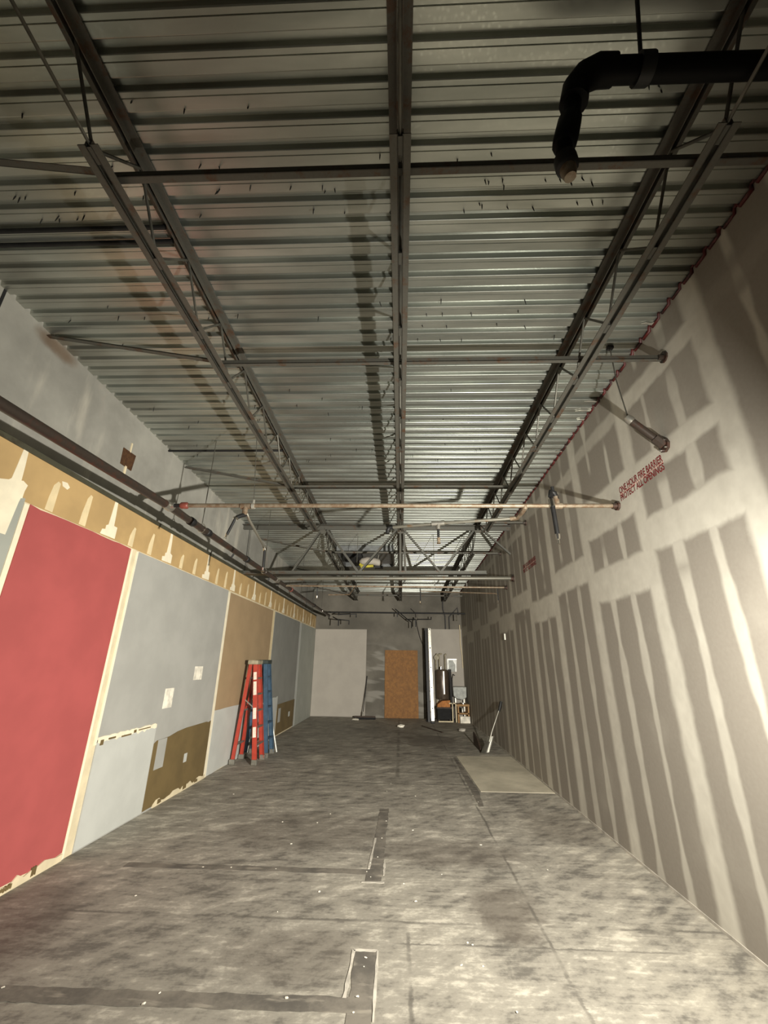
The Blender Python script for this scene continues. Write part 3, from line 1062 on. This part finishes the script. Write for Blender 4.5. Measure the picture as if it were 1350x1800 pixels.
# cut stub with tilted end near the drywall
stb = thing('pipe_stub', 'short tilted cut pipe stub hung by a thin rod beside the drywall', 'pipe', (XR, 3.11, 3.424))
obj('pipe', lambda bm: tube(bm, [(1.955, 3.13, 3.70), (2.175, 3.11, 3.44)], .030, 12), 'pipe_brown', stb, smooth=60)
obj('wall_flange', lambda bm: (tube(bm, [(XR - .022, 3.11, 3.424), (XR - .001, 3.11, 3.424)], .062, 8), tube(bm, [(2.13, 3.112, 3.495), (2.19, 3.11, 3.425)], .042, 8)), 'pipe_brown', stb)
for q in range(4):
    a = math.pi / 4 + q * math.pi / 2
    obj('flange_bolt', lambda bm: tube(bm, [(XR - .034, 3.11 + .045 * math.cos(a), 3.424 + .045 * math.sin(a)), (XR - .02, 3.11 + .045 * math.cos(a), 3.424 + .045 * math.sin(a))], .010, 6), 'chrome', stb)
obj('end_collar', lambda bm: tube(bm, [(1.945, 3.131, 3.712), (1.965, 3.129, 3.688), (1.985, 3.127, 3.664)], [.030, .037, .034], 12), 'alu', stb, smooth=60)
obj('hanger_rod', lambda bm: tube(bm, [(1.96, 3.13, 3.71), (1.93, 3.13, 4.1), (1.945, 3.14, zc(1.95, 3.14))], .006, 6), 'rod', stb)
obj('rod_anchor', lambda bm: box(bm, (1.92, 3.115, zc(1.95, 3.14) - .03), (1.97, 3.165, zc(1.95, 3.14) - .002)), 'black', stb, bevel=.004)

# girder-line branch and thinner one behind
b2 = thing('sprinkler_branch', 'grey sprinkler branch pipe running just behind the girder bottom', 'pipe', (XR, 8.07, 3.295), 'sprinkler branch pipes')
obj('pipe', lambda bm: tube(bm, [(XM + .03, 8.07, 3.275), (XR - .03, 8.07, 3.29)], .040, 12), 'pipe_grey', b2, smooth=60)
flange(b2, XR, 8.07, 3.29, .075)
obj('outlet_tee', lambda bm: tube(bm, [(XM, 7.99, ZM), (XM, 8.15, ZM)], .048, 12), 'alu', b2, smooth=60)
b3 = thing('sprinkler_branch', 'thin rusty branch pipe with drops behind the girder line', 'pipe', (XR, 8.64, 3.21), 'sprinkler branch pipes')
obj('pipe', lambda bm: tube(bm, [(XM + .03, 8.66, 3.235), (XR - .03, 8.64, 3.21)], .020, 10), 'pipe_rust', b3, smooth=60)
flange(b3, XR, 8.64, 3.21, .045)
for xk, dz in ((-.92, .0), (.72, 0), (1.38, 0)):
    obj('hanger_ring', lambda bm: tube(bm, [(xk, 8.64, 3.19), (xk, 8.64, 3.30)], .014, 6), 'chrome', b3)
    obj('hanger_rod', lambda bm: tube(bm, [(xk, 8.64, 3.26), (xk, 8.64, zc(xk, 8.64))], .005, 5), 'rod', b3)
obj('arm_over', lambda bm: tube(bm, [(-.95, 8.66, 3.22), (-1.12, 9.2, 3.14), (-1.6, 9.25, 3.14)], .014, 6), 'pipe_rust', b3, smooth=60)
for xk, zb in ((.42, 2.93), (2.02, 2.95), (-1.75, 3.03)):
    obj('arm_drop', lambda bm: tube(bm, [(xk, 8.7, 3.2), (xk, 8.72, zb)], .012, 6), 'black', b3, smooth=60)
    obj('sprinkler_head', lambda bm: tube(bm, [(xk, 8.72, zb + .005), (xk, 8.72, zb - .04), (xk, 8.72, zb - .055)], [.02, .016, .03], 8), 'chrome', b3)
obj('side_run', lambda bm: tube(bm, [(.42, 8.7, 3.14), (1.97, 8.72, 3.10), (2.02, 8.72, 3.08)], .013, 6), 'pipe_rust', b3, smooth=60)

b4 = thing('sprinkler_branch', 'dark thin pipe crossing in front of the back wall', 'pipe', (XR, 14.5, 3.34), 'sprinkler branch pipes')
obj('pipe', lambda bm: tube(bm, [(XM, 14.38, 3.36), (XM + .05, 14.5, 3.36), (XR - .004, 14.5, 3.34)], .024, 8), 'black', b4, smooth=60)
for pts in ([(-2.1, 14.48, 3.34), (-2.05, 13.9, 3.22), (-1.45, 13.9, 3.24), (-1.45, 13.9, 3.13)],
            [(-2.3, 14.45, 3.2), (-2.0, 13.4, 3.02), (-1.62, 13.4, 2.98), (-1.62, 13.4, 2.86)],
            [(-1.95, 13.4, 3.02), (-1.95, 13.4, 2.82)],
            [(-.1, 14.5, 3.36), (-.1, 14.5, 3.22)],
            [(-.18, 14.6, 3.5), (.28, 14.6, 3.12), (.38, 14.6, 3.06), (.38, 14.6, 2.86)],
            [(.25, 14.55, 3.14), (1.05, 14.55, 3.15), (1.05, 14.5, 3.22)],
            [(.52, 14.55, 3.15), (.52, 14.55, 2.9)]):
    obj('side_drop', lambda bm: tube(bm, pts, .018, 6), 'black', b4, smooth=60)
obj('sprinkler_head', lambda bm: tube(bm, [(.55, 14.52, 3.2), (.55, 14.52, 3.13), (.55, 14.52, 3.11)], [.03, .02, .035], 8), 'chrome', b4)
obj('sprinkler_head', lambda bm: tube(bm, [(1.9, 14.5, 3.3), (1.9, 14.5, 3.12), (1.9, 14.5, 3.1)], [.02, .02, .035], 8), 'chrome', b4)

# black pipe assembly overhead at the right
bp = thing('black_drain_pipe', 'thick black pipe overhead turning down into a short hanging drop', 'pipe', (1.65, 1.10, 4.22))
obj('horizontal_run', lambda bm: tube(bm, [(0.93, 1.10, 4.22), (XR - .002, 1.11, 4.22)], .050, 16), 'black_gloss', bp, smooth=60)
obj('elbow', lambda bm: tube(bm, [(0.97, 1.10, 4.222), (0.90, 1.10, 4.222), (0.84, 1.11, 4.20), (0.80, 1.125, 4.15), (0.785, 1.14, 4.07)], [.06, .062, .06, .06, .062], 14), 'black_gloss', bp, smooth=60)
obj('drop_pipe', lambda bm: tube(bm, [(0.787, 1.14, 4.10), (0.745, 1.145, 3.92), (0.71, 1.15, 3.80)], .038, 12), 'black_gloss', bp, smooth=60)
obj('drop_coupling', lambda bm: tube(bm, [(0.758, 1.145, 3.97), (0.755, 1.145, 3.96), (0.732, 1.15, 3.875), (0.71, 1.15, 3.80), (0.707, 1.15, 3.79)], [.042, .05, .052, .05, .04], 12), 'black_gloss', bp, smooth=60)
obj('lower_nipple', lambda bm: tube(bm, [(0.71, 1.15, 3.81), (0.70, 1.152, 3.72), (0.705, 1.155, 3.66)], .035, 12), 'black_gloss', bp, smooth=60)
obj('end_collar', lambda bm: tube(bm, [(0.703, 1.154, 3.72), (0.703, 1.154, 3.715), (0.706, 1.155, 3.66), (0.706, 1.155, 3.65)], [.036, .046, .046, .034], 12), 'black', bp, smooth=60)
obj('threaded_end', lambda bm: tube(bm, [(0.706, 1.155, 3.665), (0.708, 1.156, 3.63), (0.71, 1.157, 3.60)], [.034, .032, .024], 12), 'pipe_rust', bp, smooth=60)
obj('clamp', lambda bm: tube(bm, [(1.07, 1.10, 4.22), (1.13, 1.10, 4.22)], .062, 14), 'black', bp, smooth=60)
obj('hanger_rod', lambda bm: tube(bm, [(1.10, 1.10, 4.27), (1.02, .90, zc(1.02, .9))], .009, 6), 'black', bp)

# roof curb with painted-dark duct opening and the wrapped bundle hung beside it
cb = thing('roof_curb', 'grey sheet metal roof curb with a duct opening painted dark beyond the girder', 'duct', (-.85, 10.0, zc(-.85, 10)))
cz = zc(-.85, 10.0)
obj('front_flange', lambda bm: box(bm, (-1.52, 9.55, cz - .14), (-.15, 9.59, cz + .01)), 'sheetmetal', cb)
obj('side_flange', lambda bm: box(bm, (-1.52, 9.59, cz - .14), (-1.48, 11.1, cz - .02)), 'sheetmetal', cb)
obj('side_flange', lambda bm: box(bm, (-.19, 9.59, cz - .14), (-.15, 11.1, cz - .02)), 'sheetmetal', cb)
obj('back_flange', lambda bm: box(bm, (-1.48, 11.06, cz - .16), (-.19, 11.1, cz - .03)), 'sheetmetal', cb)
obj('dark_mouth_block', lambda bm: box(bm, (-1.38, 9.75, cz - .22), (-.95, 10.3, cz - .03)), 'near_black', cb)  # solid block painted near-black for the shade inside the duct
obj('blank_panel', lambda bm: box(bm, (-.93, 9.62, cz - .12), (-.22, 10.9, cz - .08)), 'sheetmetal', cb)
bg = thing('wrapped_bundle', 'white bulging wrapped bundle with a yellow strap on the ceiling bridging', 'bundle', (-.75, 10.0, 4.0))
obj('bundle', lambda bm: tube(bm, [(-1.0, 9.98, 4.06), (-.93, 9.98, 4.07), (-.80, 9.98, 4.09), (-.62, 9.98, 4.07), (-.50, 9.98, 4.03), (-.44, 9.98, 4.02)], [.04, .09, .10, .09, .085, .04], 14), 'offwhite', bg, smooth=70)
obj('strap', lambda bm: tube(bm, [(-.98, 9.88, 3.98), (-.90, 9.86, 3.93), (-.8, 9.86, 3.93), (-.65, 9.87, 3.94)], .035, 8), 'yellow', bg, smooth=60)
obj('strap_tail', lambda bm: tube(bm, [(-.97, 9.87, 3.98), (-.93, 9.86, 3.88), (-.87, 9.86, 3.79)], [.022, .02, .01], 6), 'yellow', bg, smooth=60)
obj('tie_wire', lambda bm: tube(bm, [(-.55, 9.98, 4.10), (-.52, 9.98, zc(-.5, 9.98) - .06)], .008, 5), 'alu', bg)
obj('base_bracket', lambda bm: box(bm, (-.62, 9.90, 3.90), (-.42, 10.05, 3.95)), 'black', bg)

# cables and conduits at the back wall
for pts, lab in (([(.38, YB - .03, 3.62), (.55, YB - .03, 3.45), (.60, YB - .03, 3.0), (.70, YB - .03, 2.6), (.90, YB - .03, 2.1)], 'dark loose cable trailing down the back wall beside the boarded doorway'),
                 ([(1.62, YB - .035, 2.9), (1.62, YB - .035, 3.35), (1.55, YB - .035, 3.6), (1.55, YB - .035, 4.05)], 'dark conduit rising above the white board at the back'),
                 ([(1.76, YB - .035, 2.9), (1.76, YB - .035, 3.33), (2.08, YB - .035, 3.66), (2.1, YB - .035, 3.4)], 'bent dark conduit with a sloping branch by the back corner')):
    top('wall_cable', lambda bm: tube(bm, pts, .022 if 'conduit' in lab else .014, 6), 'wire', lab, 'conduit', pts[0], 'conduits on the back wall', smooth=60)
top('pale_hose', lambda bm: tube(bm, [(2.12, YB - .06, 3.05), (2.13, YB - .06, 2.8), (2.12, YB - .06, 2.4), (2.16, YB - .06, 2.0), (2.165, YB - .06, 1.6)], .02, 6), 'cream',
    'pale hose hanging in the back corner beside the drywall', 'hose', (2.165, YB - .06, 1.6), smooth=60)


# ================================================================ STEP LADDERS
def step_ladder(name, label, Y0, X_front, X_back, H, mat, capmat, wid=.44, stickers=False):
    """front rails at X_front, back rails at X_back, ladder width runs along Y from Y0"""
    t = thing(name, label, 'ladder', ((X_front + X_back) / 2, Y0 + wid / 2, 0), 'folding step ladders by the left wall')
    xm = (X_front + X_back) / 2 - .05
    yc = Y0 + wid / 2

    def P(side, s, f):
        """side 'f'/'b'; s -1/1 along Y; f 0 floor .. 1 top"""
        xb = X_front if side == 'f' else X_back
        xt = xm + (.045 if side == 'f' else -.045)
        half = wid / 2 * (1 - f) + .13 * f
        return V(xb + (xt - xb) * f, yc + s * half, .03 + (H - .06) * f)
    for side in 'fb':
        for s in (-1, 1):
            a, b = P(side, s, 0), P(side, s, 1)
            w, d = (.055, .075) if side == 'f' else (.04, .055)

            def rail(bm):
                sy = V(0, 1, 0)
                up = V(1, 0, 0)
                beam(bm, a, b, .012, d, up, ow=0)
                for q in (-1, 1):
                    beam(bm, a, b, w * .6, .010, up, ow=-s * w * .3 * (1 if True else 0), oh=q * d / 2)
            r = obj('front_rail' if side == 'f' else 'back_rail', rail, mat, t, bevel=.0)

            def foot(bm):
                c = P(side, s, 0)
                box(bm, (c.x - .05, c.y - .03, 0), (c.x + .05, c.y + .03, .085))
            obj('foot', foot, 'alu', t, bevel=.008)
            if stickers and side == 'f' and s == -1:
                for f0, f1 in ((.24, .34), (.42, .53), (.66, .8), (.82, .9)):
                    obj('sticker', lambda bm: beam(bm, P(side, s, f0), P(side, s, f1), .004, d * .8, V(1, 0, 0), ow=(.010)), 'label_white', r)
                    obj('sticker', lambda bm: beam(bm, P(side, s, f0), P(side, s, f1), .004, d * .8, V(1, 0, 0), ow=(-.010)), 'label_white', r)
    n = 5
    for k in range(1, n + 1):
        f = k / (n + 1.0)
        obj('step', lambda bm: beam(bm, P('f', -1, f), P('f', 1, f), .085, .028), 'alu' if mat == 'orange' else mat, t, bevel=.003)
        if k % 2:
            obj('back_brace', lambda bm: beam(bm, P('b', -1, f), P('b', 1, f), .03, .03), 'alu', t)
    for s in (-1, 1):
        obj('spreader_bar', lambda bm: beam(bm, P('f', s, .52), P('b', s, .62), .006, .02), 'alu', t)
        obj('diagonal_strut', lambda bm: beam(bm, P('b', s, .70), P('b', s * .2, .5), .02, .02), mat, t)
    obj('top_cap', lambda bm: box(bm, (xm - .10, yc - .155, H - .06), (xm + .10, yc + .155, H + .02)), capmat, t, bevel=.012)
    return t


step_ladder('step_ladder', 'orange fibreglass step ladder with white stickers standing by the taupe panel', 8.33, -2.60, -3.0, 1.73, 'orange', 'cap', .46, True)
step_ladder('step_ladder', 'blue step ladder standing behind the orange one', 8.93, -2.58, -2.99, 1.74, 'blue', 'capdark', .42)
top('trim_strip', lambda bm: tube(bm, [(-2.52, 9.48, .005), (-2.60, 9.50, .28), (-2.70, 9.5, .62), (-2.78, 9.5, 1.0)], .014, 6), 'whitepl',
    'thin bent white strip leaning on the blue ladder', 'trim strip', (-2.52, 9.48, 0), smooth=60)

# ================================================================ BROOM, SHOVEL, SHEET
bro = thing('push_broom', 'wide push broom standing on its head against the white board', 'broom', (-1.2, 15.1, 0))
obj('bristles', lambda bm: box(bm, (-1.53, 14.96, 0.0), (-.82, 15.06, .06)), 'near_black', bro, bevel=.012)
obj('head_block', lambda bm: box(bm, (-1.52, 14.97, .055), (-.83, 15.05, .10)), 'darkwood', bro, bevel=.006)
obj('handle_socket', lambda bm: tube(bm, [(-1.24, 15.01, .09), (-1.235, 15.05, .22)], .024, 8), 'alu', bro, smooth=60)
obj('handle', lambda bm: tube(bm, [(-1.238, 15.03, .16), (-1.16, 15.44, 1.31)], .016, 8), 'wire', bro, smooth=60)

sh = thing('shovel', 'long metal scoop shovel with black grip leaning on the drywall', 'shovel', (1.78, 9.73, 0))


def blade(bm):
    n, m = 7, 6
    g = []
    for i in range(n):
        f = i / (n - 1)
        row = []
        for j in range(m):
            s = (j / (m - 1) - .5) * 2
            w = .125 * (1 - .25 * f)
            x = 1.72 + .15 * f + s * w * .75
            yv = 9.70 + .02 * f + s * w * .66 * .5 + .05 * (1 - s * s) * .8
            z = .01 + .30 * f + .018 * abs(s) ** 2
            row.append(bm.verts.new((x, yv, z)))
        g.append(row)
    for i in range(n - 1):
        for j in range(m - 1):
            bm.faces.new((g[i][j], g[i][j + 1], g[i + 1][j + 1], g[i + 1][j]))
    bmesh.ops.solidify(bm, geom=bm.faces[:], thickness=.004)


obj('blade', blade, 'alu', sh, smooth=50)
obj('shaft', lambda bm: tube(bm, [(1.83, 9.735, .22), (1.90, 9.76, .40), (2.13, 9.86, .86)], .013, 8), 'alu', sh, smooth=60)
obj('grip', lambda bm: tube(bm, [(2.10, 9.85, .78), (2.13, 9.86, .86), (2.165, 9.875, .97)], [.022, .034, .028], 10), 'black', sh, smooth=60)
top('scrap_board', lambda bm: prism(bm, [(9.9, 0), (10.75, 0), (10.75, .26), (10.3, .20), (9.9, .06)], 0, 1.66, 1.69), 'darkwood',
    'dark scrap board standing on edge near the shovel', 'board', (1.675, 10.3, 0))
top('plywood_sheet', lambda bm: prism(bm, [(1.14, 6.98), (2.19, 6.98), (2.19, 9.45), (1.10, 9.42)], 2, 0.0, .007), 'hardboard',
    'pale dusty plywood sheet lying on the floor by the drywall', 'plywood', (1.65, 8.2, 0), bevel=.002)

# ================================================================ BACK CORNER EQUIPMENT
ld = thing('extension_ladder', 'tall aluminium extension ladder seen edge-on beside the white board', 'ladder', (.95, 14.45, 0))


def ext_rail(x, y0, y1, lean, z0, z1, s):
    def b(bm):
        a, c = V(x, y0, z0), V(x + lean, y0 + .25, z1)
        beam(bm, a, c, .085, .012, V(0, 1, 0))
        for q in (-1, 1):
            beam(bm, a, c, .012, .045, V(0, 1, 0), ow=q * .037, oh=.02)
    return b


obj('near_rail', ext_rail(1.00, 14.30, 0, -.02, .06, 2.85, 1), 'alu_bright', ld)
obj('shaded_fly_rail', ext_rail(.89, 14.34, 0, -.02, .03, 2.86, 1), 'black', ld)  # aluminium rail coloured black for the channel side in shadow
obj('shaded_far_rail', ext_rail(.875, 14.74, 0, -.02, .04, 2.82, 1), 'black', ld)  # black as well, continuing the painted shadow strip
for k in range(9):
    z = .3 + k * .3
    ly = .25 * z / 2.85
    obj('rung', lambda bm: tube(bm, [(.99, 14.31 + ly, z), (.86, 14.74 + ly, z)], .016, 6), 'alu', ld, smooth=60)
    if k % 2 == 0:
        obj('rung_hole', lambda bm: tube(bm, [(1.0 - .02 * z / 2.85, 14.285 + ly, z + .12), (1.0 - .02 * z / 2.85, 14.297 + ly, z + .12)], .022, 8), 'black', ld)
obj('foot', lambda bm: box(bm, (.94, 14.25, 0), (1.05, 14.38, .07)), 'black', ld, bevel=.01)
obj('foot', lambda bm: box(bm, (.81, 14.70, 0), (.92, 14.82, .06)), 'black', ld, bevel=.01)

tk = thing('cylinder_tank', 'dark glossy upright cylinder standing on the crate', 'tank', (1.40, 15.0, .64))
obj('body', lambda bm: tube(bm, [(1.40, 15.0, .64), (1.40, 15.0, .67), (1.40, 15.0, 1.50), (1.40, 15.0, 1.545), (1.40, 15.0, 1.56)], [.19, .205, .205, .18, .10], 20), 'tank', tk, smooth=40)
obj('seam_strip', lambda bm: box(bm, (1.41, 14.788, .80), (1.45, 14.80, 1.50)), 'alu', tk)
obj('top_valve', lambda bm: tube(bm, [(1.36, 14.95, 1.55), (1.36, 14.95, 1.64)], .03, 8), 'chrome', tk, smooth=60)
dp = top('dark_post', lambda bm: tube(bm, [(1.68, 14.98, 0), (1.67, 15.03, 1.56)], .04, 8), 'wire', 'dark slim post standing right of the glossy cylinder', 'post', (1.68, 14.98, 0), smooth=40)
stored = []
for pts, lab in (([(1.22, 15.25, 0), (1.22, 15.25, 1.98), (1.26, 15.25, 2.05), (1.32, 15.25, 2.02)], 'bent brown pipe behind the cylinder, leftmost'),
                 ([(1.34, 15.28, 0), (1.34, 15.28, 2.02), (1.38, 15.28, 2.06), (1.44, 15.28, 2.05)], 'bent brown pipe behind the cylinder, middle one'),
                 ([(1.52, 15.28, 0), (1.54, 15.28, 2.02), (1.60, 15.28, 2.05)], 'bent brown pipe behind the cylinder, rightmost')):
    stored.append(top('stored_pipe', lambda bm: tube(bm, pts, .026, 8), 'cap', lab, 'pipe', pts[0], 'pipes stored behind the cylinder', smooth=60))
obj('round_valve', lambda bm: tube(bm, [(1.24, 15.2, 1.93), (1.24, 15.25, 1.93)], .085, 14), 'cap', stored[0], smooth=40)
wf = thing('white_frame', 'bright white bracket frame hung on the board beside the cylinder', 'frame', (1.78, 15.42, 1.5))
obj('frame_back', lambda bm: box(bm, (1.62, 15.43, 1.48), (1.94, 15.46, 1.90)), 'sink', wf)
obj('frame_side', lambda bm: box(bm, (1.62, 15.38, 1.46), (1.67, 15.45, 1.90)), 'whitepl', wf)
obj('frame_top', lambda bm: box(bm, (1.62, 15.40, 1.86), (1.96, 15.45, 1.90)), 'alu', wf)
obj('bright_corner', lambda bm: prism(bm, [(1.80, 1.87), (1.95, 1.87), (1.93, 1.48), (1.89, 1.48), (1.89, 1.72)], 1, 15.37, 15.44), 'whitepl', wf)
bs = thing('utility_basin', 'grey utility basin in the back corner under the hose', 'basin', (1.90, 15.2, 0))
obj('bowl', lambda bm: prism(bm, [(1.73, 1.02), (2.18, 1.02), (2.17, .70), (2.04, .62), (1.84, .66), (1.75, .74)], 1, 14.95, 15.44), 'sink', bs, bevel=.015)
obj('leg', lambda bm: box(bm, (1.80, 15.1, 0), (1.84, 15.14, .68)), 'alu', bs)
obj('leg', lambda bm: box(bm, (2.08, 15.1, 0), (2.12, 15.14, .68)), 'alu', bs)
obj('faucet', lambda bm: tube(bm, [(1.77, 15.4, 1.0), (1.77, 15.38, 1.26), (1.80, 15.3, 1.40), (1.86, 15.3, 1.36)], .014, 6), 'wire', bs, smooth=60)
cr = thing('crate', 'crate painted dark inside, with a pale frame under the glossy cylinder', 'crate', (1.45, 14.85, 0))
obj('crate_body', lambda bm: box(bm, (1.18, 14.72, .06), (1.62, 15.2, .38)), 'near_black', cr, bevel=.006)  # closed box whose near-black colour paints the shaded interior
obj('crate_top', lambda bm: box(bm, (1.16, 14.70, .38), (1.64, 15.22, .42)), 'darkwood', cr)
for xk in (1.64, 1.75):
    obj('frame_post', lambda bm: box(bm, (xk, 14.62, 0), (xk + .03, 14.65, .56)), 'cream', cr)
obj('frame_rail', lambda bm: box(bm, (1.55, 14.62, .53), (1.78, 14.65, .56)), 'cream', cr)
obj('frame_rail', lambda bm: box(bm, (1.2, 14.62, .0), (1.64, 14.66, .03)), 'cream', cr)
obj('frame_leg', lambda bm: box(bm, (1.20, 14.70, .0), (1.24, 14.74, .07)), 'darkwood', cr)
obj('frame_leg', lambda bm: box(bm, (1.56, 14.70, .0), (1.60, 14.74, .07)), 'darkwood', cr)
top('cardboard_box', lambda bm: prism(bm, [(1.18, .42), (1.60, .42), (1.60, .62), (1.34, .60), (1.20, .50)], 1, 14.74, 15.2), 'card', 'orange-brown cardboard box between the crate and cylinder', 'box', (1.39, 14.97, .42), bevel=.004)
tb = thing('low_bench', 'low wooden bench holding parts in the back right corner', 'bench', (1.95, 14.75, 0))
obj('bench_top', lambda bm: box(bm, (1.78, 14.5, .47), (2.18, 15.0, .53)), 'wood', tb, bevel=.004)
obj('lower_shelf', lambda bm: box(bm, (1.80, 14.52, .24), (2.18, 14.98, .28)), 'wood', tb, bevel=.004)
for xk, yk in ((1.80, 14.52), (2.12, 14.52), (1.80, 14.94), (2.12, 14.94)):
    obj('leg', lambda bm: box(bm, (xk, yk, 0), (xk + .05, yk + .05, .48)), 'wood', tb)
top('pale_box', lambda bm: box(bm, (1.86, 14.42, 0), (2.17, 14.50, .19)), 'crumb', 'small pale box on the floor in front of the bench', 'box', (2.0, 14.46, 0), bevel=.006)
top('steel_part', lambda bm: tube(bm, [(1.98, 14.7, .28), (1.98, 14.7, .40), (1.98, 14.7, .44)], [.045, .05, .02], 12), 'alu', 'round metal part on the lower bench shelf', 'metal part', (1.98, 14.7, .28), smooth=40)
top('brass_cap', lambda bm: tube(bm, [(2.0, 14.62, .53), (2.0, 14.62, .57), (2.0, 14.62, .585)], [.03, .028, .012], 10), 'chrome', 'tiny shiny cap on top of the bench', 'cap', (2.0, 14.62, .53), smooth=40)


# ================================================================ FLOOR DEBRIS
def lump(bm, c, r, flat=.5, seed=0):
    rr = random.Random(seed)
    res = bmesh.ops.create_icosphere(bm, subdivisions=1, radius=r)
    for v in res['verts']:
        v.co *= rr.uniform(.7, 1.2)
        v.co.z *= flat
        v.co += V(*c)
    lo = min(v.co.z for v in res['verts'])
    for v in res['verts']:
        v.co.z -= lo


top('crumpled_rag', lambda bm: lump(bm, (.0, 13.2, 0), .11, .5, 3), 'crumb', 'crumpled pale scrap on the floor near the strand board', 'debris', (0, 13.2, 0))
top('dark_stick', lambda bm: beam(bm, (.62, 13.6, .012), (1.12, 12.4, .012), .04, .02), 'darkwood', 'dark stick lying on the floor before the extension ladder', 'stick', (.85, 13.0, 0))
top('rubble_piece', lambda bm: lump(bm, (1.66, 12.6, 0), .09, .6, 5), 'patch_edge', 'grey rubble lump on the floor before the bench', 'debris', (1.66, 12.6, 0))
top('dust_pile', lambda bm: lump(bm, (-1.45, 14.7, 0), .13, .3, 8), 'crumb', 'low pale dust pile beside the push broom', 'debris', (-1.45, 14.7, 0))

cm = []
for s in range(4):
    b_ = bmesh.new()
    lump(b_, (0, 0, 0), .012, .5, 40 + s)
    me = mesh_of(b_, 'plaster_crumb')
    me.materials.append(M['crumb'])
    cm.append(me)
spots = [(-.22, 3.33), (-.225, 3.25), (-.24, 3.01), (-1.32, 2.98), (-1.36, 2.90), (-.25, 2.90), (-.28, 4.62), (-.22, 4.75), (-.2, 5.2), (-.17, 5.7), (-.3, 4.45), (-.26, 4.36),
         (-1.1, 4.46), (-.95, 5.6), (-.85, 5.9), (-1.35, 5.6), (-1.1, 5.0), (.02, 4.27), (.11, 4.0), (.13, 5.45), (.43, 3.52), (.46, 3.5), (.36, 3.3), (.49, 3.3), (.35, 4.45),
         (.2, 6.7), (1.02, 6.5), (1.0, 6.8), (-2.05, 3.95), (-2.2, 2.97), (-.9, 3.8), (-.65, 4.1), (-1.75, 4.45), (-1.5, 4.46), (.55, 6.9), (-.2, 6.9), (-.15, 7.3), (-2.3, 6.6), (.8, 5.1), (1.3, 4.6), (.6, 2.95), (-.62, 2.98)]
for k, (x, y) in enumerate(spots):
    o = link('plaster_crumb', cm[k % 4], None, None, (x, y, .003 if abs(x + .2) < .12 or y < 3.05 else 0))
    o.rotation_euler = (0, 0, random.uniform(0, 6))
    q = random.uniform(.45, 1.0)
    o.scale = (q, q * random.uniform(.8, 1.6), q * .7)
    tag(o, 'tiny white plaster crumb on the bare concrete floor', 'debris', 'white plaster crumbs scattered on the floor')
